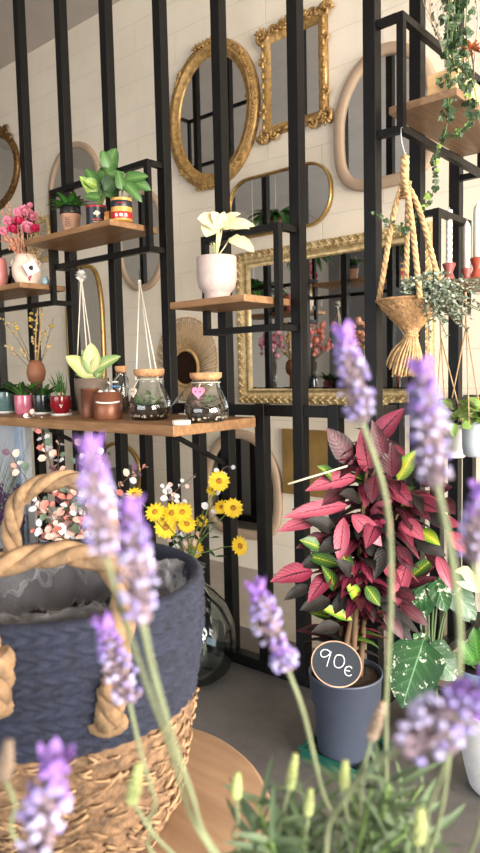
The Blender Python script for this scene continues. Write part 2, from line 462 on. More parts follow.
M['palecal'] = leafmat('pale_green_caladium', (226, 222, 170), (190, 200, 130), (236, 190, 160), 0.08, 7, None, 0.45, 0.58, 26, 0.2)
M['varieg'] = leafmat('variegated_leaf', (48, 92, 50), (36, 74, 42), (120, 160, 120), 0.05, 6, (214, 224, 200), 0.4, 0.6, 34)
M['cr_pink'] = leafmat('croton_pink', (150, 60, 84), (112, 34, 56), (62, 20, 34), 0.16, 9)
M['cr_rose'] = leafmat('croton_rose', (184, 96, 114), (150, 64, 84), (110, 34, 54), 0.12, 9)
M['cr_dark'] = leafmat('croton_burgundy', (96, 26, 44), (50, 14, 24), (34, 12, 18), 0.14, 9, None, .48)
M['cr_black'] = leafmat('croton_black_green', (20, 22, 17), (16, 16, 14), (40, 20, 24), 0.12, 9, None, .55)
M['cr_green'] = leafmat('croton_green', (60, 110, 44), (36, 74, 34), (170, 170, 50), 0.12, 9)
M['cr_yel'] = leafmat('croton_yellow_green', (168, 178, 44), (88, 130, 40), (200, 196, 80), 0.14, 9)
M['euc'] = mat('silver_eucalyptus', (150, 162, 146), 0.6, 0, 0.16, 20)
M['euc2'] = mat('grey_green_eucalyptus', (92, 110, 90), 0.6, 0, 0.16, 20)
M['blush'] = mat('blush_leaf', (232, 190, 176), 0.6, 0, 0.08, 20)
M['coral'] = mat('coral_leaf', (224, 138, 124), 0.6, 0, 0.1, 20)
M['plumleaf'] = mat('plum_leaf', (92, 60, 82), 0.6, 0, 0.15, 20)
M['silver'] = mat('silvery_leaf', (222, 222, 226), 0.55, 0, 0.05, 20)
M['yellow'] = mat('daisy_yellow', (246, 206, 44), 0.6, 0, 0.06, 30)
M['amber'] = mat('daisy_disc', (186, 124, 34), 0.8, 0, 0.2, 120)
M['pinkrose'] = mat('pink_dried_rose', (232, 148, 172), 0.75, 0, 0.14, 60)
M['hotpink'] = mat('deep_pink_rose', (206, 50, 100), 0.75, 0, 0.14, 60)
M['peach'] = mat('peach_dried_stem', (224, 164, 134), 0.8, 0, 0.12, 40)
M['straw'] = mat('straw', (196, 170, 122), 0.8, 0, 0.14, 40)
M['darkstem'] = mat('dark_dry_stem', (86, 68, 52), 0.85)
M['rattan'] = mat('rattan', (180, 146, 98), 0.7, 0, 0.15, 30)
# ================================================================== THE ROOM
XL, XR, YF, YW, ZC = -7.6, 5.2, -5.0, 3.45, 4.1
def slab_box(name, lo, hi, m):
    b = MB(); b.box(lo, hi); return struct(b.build(name, m))
slab_box('floor', (XL - .2, YF - .2, -.2), (XR + .2, YW + .2, 0), M['floor'])
b = MB(); b.box((XL, 2.62, 0), (XR, YW, 0.004)); struct(b.build('trim_1', M['screed']))       # pale screed strip along the wall
slab_box('ceiling', (XL - .2, YF - .2, ZC), (XR + .2, YW + .2, ZC + .2), M['ceil'])
slab_box('wall_back', (XL - .2, YW, 0), (XR + .2, YW + .2, ZC), M['brick'])

def wall_with_hole(name, axis, at, thick, a0, a1, h0, h1, e0, e1, m):
    b = MB()
    def bx(p0, p1, z0, z1):
        if axis == 'x': b.box((at, p0, z0), (at + thick, p1, z1))
        else: b.box((p0, at, z0), (p1, at + thick, z1))
    bx(e0, a0, 0, ZC); bx(a1, e1, 0, ZC); bx(a0, a1, 0, h0); bx(a0, a1, h1, ZC)
    return struct(b.build(name, m))
WR = (-2.6, 3.2, 0.35, 3.0)      # shop window in the right wall (y0, y1, z0, z1)
WF = (-5.6, 0.6, 0.5, 2.7)       # window in the wall behind the camera (x0, x1, z0, z1)
wall_with_hole('wall_right', 'x', XR, .2, WR[0], WR[1], WR[2], WR[3], YF, YW, M['wallwarm'])
wall_with_hole('wall_front', 'y', YF - .2, .2, WF[0], WF[1], WF[2], WF[3], XL, XR, M['wallgrey'])
def window(n, axis, at, a0, a1, z0, z1, mull):
    b = MB(); w = .07
    def bx(p0, p1, q0, q1):
        if axis == 'x': b.box((at, p0, q0), (at + .08, p1, q1))
        else: b.box((p0, at - .08, q0), (p1, at, q1))
    bx(a0, a1, z0, z0 + w); bx(a0, a1, z1 - w, z1)
    for k in range(mull + 1):
        x = a0 + (a1 - a0 - w) * k / mull; bx(x, x + w, z0 + w, z1 - w)
    o = struct(b.build('window_%d' % n, M['steel']))
    g = MB()
    if axis == 'x': g.box((at + .035, a0 + .01, z0 + .01), (at + .045, a1 - .01, z1 - .01))
    else: g.box((a0 + .01, at - .045, z0 + .01), (a1 - .01, at - .035, z1 - .01))
    g.build('pane', M['glass'], o)
slab_box('wall_left', (XL - .2, YF - .2, 0), (XL, YW, ZC), M['wallwarm'])
window(1, 'x', XR + .02, *WR, 4)
window(2, 'y', YF - .02, *WF, 4)
def area(name, loc, rot, sx, sy, power, col):
    l = bpy.data.lights.new(name, 'AREA'); l.shape = 'RECTANGLE'; l.size = sx; l.size_y = sy; l.energy = power; l.color = col
    o = bpy.data.objects.new(name, l); o.location = loc; o.rotation_euler = rot; COL.objects.link(o); return o
# daylight coming in at the two shop windows
area('window_daylight_right', (XR - .02, (WR[0] + WR[1]) / 2, (WR[2] + WR[3]) / 2), (0, R(90), 0), WR[3] - WR[2], WR[1] - WR[0], 1230, (1.0, .93, .84))
area('window_daylight_front', ((WF[0] + WF[1]) / 2, YF + .02, (WF[2] + WF[3]) / 2), (R(90), 0, 0), WF[1] - WF[0], WF[3] - WF[2], 210, (.93, .96, 1.0))
w = bpy.data.worlds.new('world'); SC.world = w; w.use_nodes = True
nt = w.node_tree; bg = nt.nodes['Background']
sk = nt.nodes.new('ShaderNodeTexSky'); sk.sky_type = 'HOSEK_WILKIE' if False else 'NISHITA'
sk.sun_disc = False; sk.sun_elevation = R(40); sk.sun_rotation = R(120)
nt.links.new(sk.outputs[0], bg.inputs[0]); bg.inputs[1].default_value = 0.25
# warm low sun through the right-hand window
sl = bpy.data.lights.new('sun', 'SUN'); sl.energy = 0.0; sl.angle = R(6); sl.color = (1, .88, .72)
so = bpy.data.objects.new('sun', sl); COL.objects.link(so); so.location = (6, -4, 5)
so.rotation_euler = V((-1.0, 0.6, -0.4)).to_track_quat('-Z', 'Y').to_euler()
# camera
cd = bpy.data.cameras.new('camera'); cam = bpy.data.objects.new('camera', cd); COL.objects.link(cam)
cam.matrix_world = Matrix(((RT.x, UP.x, -FW.x, 0), (RT.y, UP.y, -FW.y, 0), (RT.z, UP.z, -FW.z, CAMH), (0, 0, 0, 1)))
cd.sensor_fit = 'VERTICAL'; cd.sensor_height = 36; cd.sensor_width = 36 * 480 / 853; cd.lens = FPX / 853 * 36
cd.clip_start = .03; cd.dof.use_dof = True; cd.dof.focus_distance = 2.4; cd.dof.aperture_fstop = 7.2
SC.camera = cam
SC.view_settings.view_transform = 'Standard'; SC.view_settings.look = 'None'; SC.view_settings.gamma = 1
SC.view_settings.exposure = 0.2
try:
    SC.cycles.max_bounces = 9; SC.cycles.diffuse_bounces = 4; SC.cycles.glossy_bounces = 5; SC.cycles.transmission_bounces = 6
    SC.cycles.transparent_max_bounces = 16; SC.cycles.caustics_reflective = False; SC.cycles.caustics_refractive = False
    SC.cycles.sample_clamp_indirect = 6; SC.cycles.use_denoising = True
except Exception: pass

# ================================================================== THE STEEL PARTITION
YR, XG, T = 2.295, -1.271, .05
def posts(parent, pts, z0, z1):
    for (x, y) in pts:
        b = MB(); b.box((x - T / 2, y - T / 2, z0), (x + T / 2, y + T / 2, z1), bevel=.002); b.build('post', M['steel'], parent)
PXS = [-1.271, -1.614, -2.02, -2.385, -2.775, -3.15, -3.54, -3.92, -4.31, -4.70, -5.09]
part_row = thing('metal_partition', 'long black steel post partition with half height railing running along the mirror wall', 'partition', (XG, YR, 0))
posts(part_row, [(x, YR) for x in PXS], 0, ZC)
half = [(a + b2) / 2 for a, b2 in zip(PXS, PXS[1:])]
posts(part_row, [(x, YR) for x in half], .05, 1.205)
b = MB(); b.box((PXS[-1], YR - .018, 1.152), (XG, YR + .018, 1.2), bevel=.002); b.build('top_rail', M['steel'], part_row)
b = MB(); b.box((PXS[-1], YR - .03, 0), (XG, YR + .03, .05), bevel=.002); b.build('base_rail', M['steel'], part_row)
part_ret = thing('metal_partition', 'short black steel post partition turning back to the wall at the right', 'partition', (XG, 3.1, 0))
YGS = [2.67, 3.07, 3.42]
posts(part_ret, [(XG, y) for y in YGS[:2]], 0, ZC)
posts(part_ret, [(XG, y) for y in (2.48, 2.87, 3.25)], .05, 1.205)
b = MB(); b.box((XG - .018, YR + .03, 1.152), (XG + .018, 3.44, 1.2), bevel=.002); b.build('top_rail', M['steel'], part_ret)
b = MB(); b.box((XG - .03, YR + .035, 0), (XG + .03, 3.44, .05), bevel=.002); b.build('base_rail', M['steel'], part_ret)
def shelf_frame(parent, x0, x1, y, z0, z1, arms, yp=YR):
    """rectangular steel frame parallel to the row, on short arms"""
    t = .026; b = MB()
    b.box((x0, y - t / 2, z0), (x1, y + t / 2, z0 + t)); b.box((x0, y - t / 2, z1 - t), (x1, y + t / 2, z1))
    b.box((x0, y - t / 2, z0 + t), (x0 + t, y + t / 2, z1 - t)); b.box((x1 - t, y - t / 2, z0 + t), (x1, y + t / 2, z1 - t))
    for ax in arms:
        for z in (z0, z1 - t): b.box((ax - t / 2, y + t / 2, z), (ax + t / 2, yp - T / 2, z + t))
    return b.build('shelf_frame', M['steel'], parent)
shelf_frame(part_row, -2.02, -1.603, 2.16, 1.505, 1.925, (-2.009, -1.614))
shelf_frame(part_row, -3.15, -2.37, 2.185, 1.915, 2.335, (-3.139, -2.381))
shelf_frame(part_row, -3.93, -3.125, 2.165, 1.725, 2.08, (-3.919, -3.136))
def mirrored(x, y, Yr):
    p = atY(x, y, 2 * (YW - .016) - Yr); return V((p.x, Yr, p.z))
fa, fb, fc = mirrored(189, 121, 2.165), mirrored(229, 106, 2.165), mirrored(203, 165, 2.165)
shelf_frame(part_row, fa.x - .013, fb.x + .3, 2.165, fc.z - .013, (fa.z + fb.z) / 2, (fa.x, fb.x + .287))
def shelf_frame_y(parent, y0, y1, x, z0, z1, arms, close=True):
    t = .026; b = MB()
    b.box((x - t / 2, y0, z0), (x + t / 2, y1, z0 + t)); b.box((x - t / 2, y0, z1 - t), (x + t / 2, y1, z1))
    b.box((x - t / 2, y0, z0 + t), (x + t / 2, y0 + t, z1 - t))
    if close: b.box((x - t / 2, y1 - t, z0 + t), (x + t / 2, y1, z1 - t))
    for ay in arms:
        for z in (z0, z1 - t): b.box((XG + T / 2, ay - t / 2, z), (x - t / 2, ay + t / 2, z + t))
    return b.build('shelf_frame', M['steel'], parent)
shelf_frame_y(part_ret, 2.285, 3.08, -1.155, 2.19, 2.605, (2.296, 3.069))
shelf_frame_y(part_ret, 2.652, 3.0, -1.183, 1.575, 1.99, (2.671, 2.96))
# ---- wooden shelves
def shelf(name, lo, hi, m, label):
    b = MB(); b.box(lo, hi, bevel=.003); c = ((lo[0] + hi[0]) / 2, (lo[1] + hi[1]) / 2, lo[2])
    return solo(b, name, m, label, 'shelf', c)
ZB, ZM, ZL, ZF, ZR, ZCN = 1.147, 1.638, 2.04, 1.837, 2.32, 1.706
shelf('wooden_shelf', (-4.30, 1.765, ZB - .042), (-1.828, 2.262, ZB), M['shelf'], 'long thick wooden shelf on the railing carrying terrariums and small pots')
shelf('wooden_shelf', (-2.04, 1.97, ZM - .028), (-1.636, 2.262, ZM), M['shelf'], 'small oak shelf carrying the pale pot of cream leaves')
shelf('wooden_shelf', (-3.10, 1.975, ZL - .028), (-2.41, 2.262, ZL), M['shelf'], 'oak shelf carrying the paper cup and two tins of plants')
shelf('wooden_shelf', (-3.90, 1.98, ZF - .028), (-3.165, 2.262, ZF), M['shelf'], 'oak shelf under the pink dried flower vase at left')
shelf('wooden_shelf', (-1.24, 2.36, ZR - .028), (-.975, 3.06, ZR), M['shelfY'], 'high oak shelf with wooden planter box and trailing ivy')
shelf('wooden_shelf', (-1.24, 2.72, ZCN - .028), (-.975, 3.05, ZCN), M['shelfY'], 'oak shelf carrying the white candles at right')
# bracket under the long shelf
for x in (-2.02, -2.97):
    b = MB(); b.bar((x, 1.93, ZB - .05), (x, YR - .03, .93), .018); b.build('shelf_bracket', M['steel'], part_row)
# dark bar in the upper left corner
# ================================================================== MIRRORS ON THE WALL
YM = YW
def px_rect(x0, y0, x1, y1, Y=3.42):
    a = atY(x0, (y0 + y1) / 2, Y); c = atY(x1, (y0 + y1) / 2, Y); t = atY((x0 + x1) / 2, y0, Y); d = atY((x0 + x1) / 2, y1, Y)
    return (a.x + c.x) / 2, (t.z + d.z) / 2, (c.x - a.x) / 2, (t.z - d.z) / 2
def inset(path, d):
    n = len(path); area = sum(path[i][0] * path[(i + 1) % n][1] - path[(i + 1) % n][0] * path[i][1] for i in range(n)); sg = 1 if area > 0 else -1; out = []
    for i in range(n):
        p0, p, p1 = V(path[i - 1]), V(path[i]), V(path[(i + 1) % n]); e0 = (p - p0).normalized(); e1 = (p1 - p).normalized()
        n0 = V((e0.y, -e0.x)) * sg; n1 = V((e1.y, -e1.x)) * sg; nn = (n0 + n1).normalized(); nn = nn / max(.4, nn.dot(n0))
        q = p - nn * d; out.append((q.x, q.y))
    return out
def mirror_thing(path, width, depth_, fm, label, prof=None, extra=None, glassd=.012, name='wall_mirror'):
    """path = outer outline (x, z); frame of 'width' going inwards"""
    xs = [p[0] for p in path]; zs = [p[1] for p in path]; c = ((min(xs) + max(xs)) / 2, YM - .002, min(zs))
    t = thing(name, label, 'mirror', c)
    if prof is None: prof = [(0, .002), (0, depth_ * .8), (-width * .12, depth_), (-width * .88, depth_), (-width, depth_ * .8), (-width, .002)]
    b = MB(); b.sweep(path, prof, YM)
    if extra: extra(b)
    b.build('frame', fm, t)
    g = MB(); g.fill(inset(path, width * .96), YM, glassd + .004, .004); g.build('glass', M['mirror'], t)
    return t
def path_len(path):
    n = len(path); return [(V(path[i]), V(path[(i + 1) % n])) for i in range(n)]
def along(path, step):
    out = []; segs = path_len(path); tot = sum((q - p).length for p, q in segs); n = int(tot / step); j = 0; acc = 0
    for i in range(n):
        d = tot * i / n
        while acc + (segs[j][1] - segs[j][0]).length < d: acc += (segs[j][1] - segs[j][0]).length; j += 1
        p, q = segs[j]; e = (q - p).normalized(); out.append((p + e * (d - acc), e))
    return out
def beads(b, path, ins, step, r, dep, el=1.0):
    for p, e in along(inset(path, ins), step):
        b.blobd((p.x, YM - dep, p.y), (e.x, 0, e.y), r * el, r, r)
def acanthus(b, p, e, nrm, s, dep):
    """a small spray of carved leaves"""
    for k in range(-2, 3):
        d = (e * math.sin(k * .55) + nrm * math.cos(k * .55) * (.6 if k else .8))
        q = p + d * s * .5
        b.blobd((q.x, YM - dep - .004, q.y), (d.x, 0, d.y), s * .5, s * .17, s * .16)
    b.blob((p.x, YM - dep - .004, p.y), s * .22, None, True)
# --- large oval gilt
cx, cz, rx, rz = px_rect(168, 38, 258, 188)
P1 = ell(cx, cz, rx, rz, 72)
def ex(b):
    w = .10
    beads(b, P1, w * .32, .022, .0085, .04); beads(b, P1, w * .93, .014, .004, .028)
    for a in (90, 0, 180, 270, 45, 135, 225, 315):
        i = int(a / 360 * 72); p = V(P1[i]); q = V(P1[(i + 1) % 72]); e = (q - p).normalized(); nr = (p - V((cx, cz))).normalized()
        if a in (90, 270):
            for k in range(-3, 4): acanthus(b, p - nr * .03 + e * k * .035, e if k >= 0 else -e, nr, .045, .045)
        else: acanthus(b, p - nr * .03, e, nr, .045, .042); acanthus(b, p - nr * .035 + e * .05, e, nr, .035, .042)
w = .10
mirror_thing(P1, w, .05, M['gold'], 'large oval mirror in a wide carved gold frame', [(0, .002), (0, .03), (-w * .12, .042), (-w * .3, .036), (-w * .45, .05), (-w * .6, .046), (-w * .75, .026), (-w * .9, .03), (-w, .018), (-w, .002)], ex)
# --- baroque rectangular gilt with scrolled outline
cx2, cz2, rx2, rz2 = px_rect(262, 22, 326, 128)
P2 = [(cx2 - rx2, cz2 - rz2), (cx2 + rx2, cz2 - rz2), (cx2 + rx2, cz2 + rz2), (cx2 - rx2, cz2 + rz2)]
def scroll(b, c, r, a0, turns, sgn, rad, dep):
    pts = []
    for i in range(26):
        t = i / 25; rr = r * (1 - .85 * t); a = a0 + sgn * turns * 2 * PI * t
        pts.append((c[0] + rr * math.cos(a), YM - dep - .006 * t, c[1] + rr * math.sin(a)))
    b.tube(pts, [rad * (1 - .3 * i / 25) for i in range(26)], 8)
def ex2(b):
    for sx in (-1, 1):
        for sz in (-1, 1):
            c = (cx2 + sx * rx2 * .98, cz2 + sz * rz2 * .97)
            scroll(b, c, .05, PI / 2 * (1 - sz), 1.4, sx * sz, .014, .03)
            scroll(b, (c[0] - sx * .08, c[1] + sz * .012), .032, PI * (sx > 0), 1.3, -sx * sz, .011, .032)
            acanthus(b, V(c) + V((sx * .005, sz * .012)), V((sx, 0)), V((0, sz)), .055, .04)
        for zz in (-.25, .25): scroll(b, (cx2 + sx * (rx2 + .002), cz2 + zz * rz2 * 2), .034, PI / 2, 1.2, sx, .01, .03)
        for zz in range(-4, 5): b.blobd((cx2 + sx * (rx2 - .012), YM - .038, cz2 + zz * rz2 / 5), (0, 0, 1), .03, .012, .012)
    for sz in (-1, 1):
        for k in range(-3, 4): b.blobd((cx2 + k * rx2 / 4, YM - .038, cz2 + sz * (rz2 - .014)), (1, 0, 0), .03, .013, .012)
    for k in range(-2, 3): acanthus(b, V((cx2 + k * .04, cz2 + rz2 + .012 - abs(k) * .008)), V((1 if k >= 0 else -1, 0)), V((0, 1)), .06, .036)
    for k in (-1, 1): scroll(b, (cx2 + k * .07, cz2 + rz2 + .012), .032, PI / 2, 1.3, -k, .011, .03)
w = .06
mirror_thing(P2, w, .04, M['gold'], 'upright rectangular mirror in an ornate scrolled gold frame', [(0, .002), (0, .026), (-w * .3, .04), (-w * .6, .034), (-w * .85, .022), (-w, .016), (-w, .002)], ex2)
# --- big ornate rectangular gilt
zt1, zt2 = atY(238, 251, 3.42).z, atY(430, 226, 3.42).z; zb = atY(300, 404, 3.42).z; xl = atY(238.5, 330, 3.42).x; xr = atY(432, 330, 3.42).x
P3 = [(xl, zb), (xr, zb), (xr, (zt1 + zt2) / 2), (xl, (zt1 + zt2) / 2)]
def ex3(b):
    w = .095
    for p, e in along(inset(P3, w * .28), .052):
        nr = V((e.y, -e.x))
        for s in (-1, 1):
            d = (e * .75 + nr * s * .66); q = p + d * .014
            b.blobd((q.x, YM - .056, q.y), (d.x, 0, d.y), .022, .007, .008)
        b.blobd((p.x, YM - .06, p.y), (e.x, 0, e.y), .014, .009, .009)
    beads(b, P3, w * .5, .017, .006, .046)
    beads(b, P3, w * .07, .02, .006, .046, 1.3)
w = .095
mirror_thing(P3, w, .07, M['palegold'], 'big rectangular mirror in a thick carved gilt frame behind the jute hanging planter', [(0, .002), (0, .045), (-w * .15, .05), (-w * .3, .06), (-w * .48, .046), (-w * .55, .036), (-w * .75, .034), (-w * .8, .044), (-w * .95, .03), (-w, .02), (-w, .002)], ex3)
# --- arched beige
cx4, cz4, rx4, rz4 = px_rect(333, 42, 439, 187)
P4 = []
for i in range(72):
    t = 2 * PI * i / 72; c, s = math.cos(t), math.sin(t); p = 2.0 if s > 0 else 3.2
    P4.append((cx4 + rx4 * math.copysign(abs(c) ** (2 / p), c) * (1 + .04 * (-s)), cz4 + rz4 * math.copysign(abs(s) ** (2 / p), s)))
mirror_thing(P4, .062, .035, M['beige'], 'arched mirror in a plain beige frame behind the high oak shelf')
# --- pill brass
cx5, cz5, rx5, rz5 = px_rect(227, 168, 331, 233)
def rrect(cx, cz, rx, rz, r, n=10):
    out = []
    for (sx, sz, a) in ((1, 1, 0), (-1, 1, 90), (-1, -1, 180), (1, -1, 270)):
        for k in range(n + 1):
            t = R(a + 90 * k / n); out.append((cx + sx * (rx - r) + r * math.cos(t), cz + sz * (rz - r) + r * math.sin(t)))
    return out
mirror_thing(rrect(cx5, cz5, rx5, rz5 * .97, rz5 * .9), .016, .03, M['brass'], 'wide pill shaped mirror in a thin brass frame')
# --- lower beige arch standing near the floor
cx6, cz6, rx6, rz6 = px_rect(203, 430, 280, 538)
P6 = []
for i in range(72):
    t = 2 * PI * i / 72; c, s = math.cos(t), math.sin(t); p = 2.0 if s > 0 else 3.4
    P6.append((cx6 + rx6 * math.copysign(abs(c) ** (2 / p), c) * (1 - .03 * s), cz6 + rz6 * math.copysign(abs(s) ** (2 / p), s)))
mirror_thing(P6, .06, .035, M['beige'], 'low arched mirror in a beige frame seen under the long shelf')
# --- oval beige behind the tins shelf
cx7, cz7, rx7, rz7 = px_rect(116, 188, 164, 291)
mirror_thing(ell(cx7, cz7, rx7, rz7, 64, 2.2), .045, .03, M['beige'], 'oval beige framed mirror hanging below the oak shelf of tins')
cx8, cz8, rx8, rz8 = px_rect(47, 141, 101, 248)
mirror_thing(ell(cx8, cz8, rx8, rz8, 64, 2.1), .05, .03, M['beige'], 'tall oval beige framed mirror behind the paper cup')
# --- gold arch
cx9, cz9, rx9, rz9 = px_rect(66, 264, 103, 412)
mirror_thing(ell(cx9, cz9, rx9, rz9, 64, 3.2), .03, .03, M['brass'], 'tall arched mirror in a thin gold frame behind the white cord hanger')
# --- round dark gold mirror low behind the sprigs
cxa, cza, rxa, rza = px_rect(96, 442, 140, 500)
mirror_thing(ell(cxa, cza, rxa, rza, 48), .028, .03, M['brass'], 'round gold rimmed mirror low on the wall behind the blush sprigs')
# --- far left bronze with scroll crest
cxb, czb, rxb, rzb = px_rect(-34, 130, 18, 212)
PB = ell(cxb, czb, rxb, rzb, 56)
def exb(b):
    for k, (ox, oz, r) in enumerate(((.40, .9, .06), (.62, .82, .05), (.2, 1.0, .05), (.75, .66, .035), (0, 1.04, .06))):
        scroll(b, (cxb + rxb * ox, czb + rzb * oz), r, k, 1.5, 1 if k % 2 else -1, .014, .03)
    beads(b, PB, .03, .03, .009, .035)
mirror_thing(PB, .06, .035, M['bronze'], 'bronze framed oval mirror with scrolled crest at the far left', None, exb)
# --- sunburst
cxs, czs, rxs, rzs = px_rect(155, 316, 216, 402)
t = thing('sunburst_mirror', 'round rattan sunburst mirror with fine rays behind the terrariums', 'mirror', (cxs, YM - .002, czs - rzs))
b = MB()
for i in range(90):
    a = 2 * PI * i / 90; k = 1 - .05 * (i % 3)
    b.tube([(cxs + rxs * .4 * math.cos(a), YM - .02, czs - .06 + rzs * .4 * math.sin(a)), (cxs + rxs * k * math.cos(a), YM - .012, czs + rzs * k * math.sin(a))], .0032, 5)
b.tube([(cxs + rxs * .97 * math.cos(2 * PI * i / 64), YM - .014, czs + rzs * .97 * math.sin(2 * PI * i / 64)) for i in range(64)], .004, 6, True)
b.build('rays', M['rattan'], t)
b = MB(); b.tube([(cxs + rxs * .42 * math.cos(2 * PI * i / 48), YM - .022, czs - .06 + rzs * .42 * math.sin(2 * PI * i / 48)) for i in range(48)], .012, 8, True); b.build('rim', M['rattan'], t)
b = MB(); b.fill(ell(cxs, czs - .06, rxs * .42, rzs * .42, 48), YM, .02, .006); b.build('glass', M['darkmirror'], t)
# --- small gilt picture frame
cxp, czp, rxp, rzp = px_rect(36, 216, 49, 262)
PP = [(cxp - rxp * 1.7, czp - rzp), (cxp + rxp, czp - rzp), (cxp + rxp, czp + rzp), (cxp - rxp * 1.7, czp + rzp)]
mirror_thing(PP, .05, .03, M['palegold'], 'small gilt rectangular mirror just right of the pink dried flowers')
# --- ochre board leaning low on the wall
cxo, czo, rxo, rzo = px_rect(282, 430, 330, 496)
b = MB(); b.box((cxo - rxo, YM - .03, czo - rzo), (cxo + rxo, YM - .003, czo + rzo), bevel=.004)
solo(b, 'wall_panel', M['ochre'], 'plain ochre wooden panel low on the wall behind the red plant', 'panel', (cxo, YM - .015, czo - rzo))
# ================================================================== THINGS ON THE SHELVES
def on_shelf(x, y, z): return atZ(x, y, z)
def at_Yz(x, Y, z):
    """point on the line of sight of column x (at the height z) in the plane Y"""
    y = 400.0
    for _ in range(6):
        p = atY(x, y, Y); y += (p.z - z) * FPX / max(.3, depth(p))
    return V((atY(x, y, Y).x, Y, z))
def saucer(c, r, label, m='white', h=.012, name='saucer', cat='saucer', group=None):
    b = MB(); b.lathe([(0, 0), (r * .9, 0), (r, h), (r * .94, h), (r * .85, h * .5), (0, h * .5)], c, 28)
    return solo(b, name, M[m], label, cat, c, group)
def add_soil(c, r, z, parent):
    b = MB(); b.lathe([(r, z - .012), (r * .98, z), (r * .5, z + .004), (0, z + .005)], (c[0], c[1], 0), 20, lambda rr, zz, t, j: rr * (1 + .02 * math.sin(t * 7)))
    b.build('soil', M['soil'], parent)
def tuft(b, c, n, L, W, spread, shape='lance', bend=.7, lift=.6, z0=0.0, m=None, rj=.25, wave=0.0, fold=.25, r0=.01):
    for i in range(n):
        a = 2 * PI * (i * .382) + rnd(-.3, .3); e = lift + rnd(-.35, .35)
        d = V((math.cos(a) * spread, math.sin(a) * spread, e))
        k = 1 + rnd(-rj, rj)
        b.leaf(V(c) + V((math.cos(a) * r0, math.sin(a) * r0, z0 + rnd(0, .01))), d, V((0, 0, 1)), L * k, W * k, bend + rnd(-.2, .3), fold, shape, 6, 4, wave, m)
def pxleaf(b, base, tip, D0, D1, W, m=None, shape='lance', bend=.35, face=None, fold=.2, wave=0.0, nu=8):
    """leaf between two image points at given distances along the view axis"""
    p = atD(*base, D0); q = atD(*tip, D1); d = q - p
    up = face if face is not None else (CAM - p).normalized() + V((0, 0, .5))
    sd = d.cross(up)
    L = d.length
    # start direction tilted up so the bent blade ends at q
    n = sd.cross(d).normalized(); dd = (d.normalized() + n * math.tan(bend / 2)).normalized()
    b.leaf(p, dd, up, L * (1 + bend * bend / 24 * 1.5), W, bend, fold, shape, nu, 4, wave, m)

# ---------- pale pot with cream leaves on the small shelf
c = atZ(219, 301, ZM); c = at_Yz(217.5, 2.09, ZM)
k = depth(c) / FPX
t = thing('potted_caladium', 'tall cream leaved plant in a pale pink footed pot on the small shelf', 'potted plant', c)
b = MB(); r = 20 * k
b.lathe([(r * .64, 0), (r * .66, .004), (r * .65, .03), (r * .72, .036), (r * .9, .054), (r * .98, .08), (r, .115), (r, .178), (r * .96, .18), (r * .93, .176), (r * .93, .12), (r * .6, .06), (0, .055)], c, 40)
b.build('pot', mat('pale_pink_stoneware', (192, 174, 168), 0.6, 0, 0.05, 40, .3, 200), t)
add_soil(c, r * .92, c.z + .15, t)
D = depth(c)
b = MB(); top = c + V((0, 0, .165))
for (base, tip, W) in (((218, 226), (198, 218), .10), ((217, 219), (206, 236), .10), ((222, 226), (256, 227), .075), ((220, 224), (240, 213), .05), ((230, 238), (254, 251), .07), ((222, 230), (224, 212), .06), ((219, 226), (212, 212), .06)):
    pt = atD(*base, D - .01)
    m0 = pt.lerp(atD(*tip, D), .22)
    b.c = 0
    bb = base
    pxleaf(b, bb, tip, D - .02, D - .06, W, 0, 'heart', .8, (CAM - c).normalized() * 1.0 + V((0, 0, .8)), .15, .06)
    b.tube([top + V((rnd(-.012, .012), rnd(-.012, .012), 0)), top.lerp(atD(*bb, D - .02), .6), atD(*bb, D - .02)], [.0035, .003, .0025], 6)
b.build('foliage', M['creamleaf'], t)
b = MB()
for i in range(8): b.tube([top + V((rnd(-.015, .015), rnd(-.015, .015), -.01)), top + V((rnd(-.02, .02), rnd(-.02, .02), .07))], .003, 6)
b.build('stems', mat('pale_green_stalk', (190, 196, 140)), t)

# ---------- oak shelf of cup and tins
def cup_at(x, Y): return at_Yz(x, Y, ZL)
c = cup_at(71.5, 2.08); k = depth(c) / FPX
t = thing('potted_seedling', 'green seedling growing in a brown paper coffee cup with black rim', 'potted plant', c)
b = MB(); h = 28 * k
b.lathe([(7.4 * k, 0), (7.6 * k, .002), (10 * k, h * .72), (10 * k, h * .74), (0, h * .74)], c, 32)
cup = b.build('cup', mat('kraft_paper', (178, 136, 112), .75, 0, .05, 30), t)
b = MB(); b.lathe([(9.9 * k, h * .72), (10.7 * k, h * .73), (10.7 * k, h * .8), (10.2 * k, h * .9), (10.2 * k, h), (9.5 * k, h), (9.4 * k, h * .8), (0, h * .79)], c, 32); b.build('lid', M['blackcer'], t)
view = (CAM - c); view.z = 0; view.normalize(); side = V((-view.y, view.x, 0))
def decal_on(c, rfun, a0, a1, z0, z1, n=8, off=.0008):
    """thin curved patch on a round pot, angles measured from the side facing the room"""
    b = MB(); rows = []
    for j in range(2):
        z = (z0, z1)[j]; row = []
        for i in range(n + 1):
            a = a0 + (a1 - a0) * i / n; r = rfun(z) + off
            row.append(b.vert(V(c) + (view * math.cos(a) + side * math.sin(a)) * r + V((0, 0, z))))
        rows.append(row)
    for i in range(n): b.face([rows[0][i], rows[0][i + 1], rows[1][i + 1], rows[1][i]])
    return b
def surf(c, rf, a, z, off=.001): return V(c) + (view * math.cos(a) + side * math.sin(a)) * (rf(z) + off) + V((0, 0, z))
rf = lambda z: (7.5 + 2.5 * z / (h * .72)) * k
b = MB()
for q in range(5):
    zz = h * (.28 + .07 * q); w_ = .75 - .1 * abs(q - 1.5)
    b.tube([surf(c, rf, -.35 + a * w_, zz + .003 * math.sin(a * 9 + q)) for a in [x / 10 - .5 for x in range(11)]], .0013, 5)
b.build('printed_mark', M['blackcer'], t)
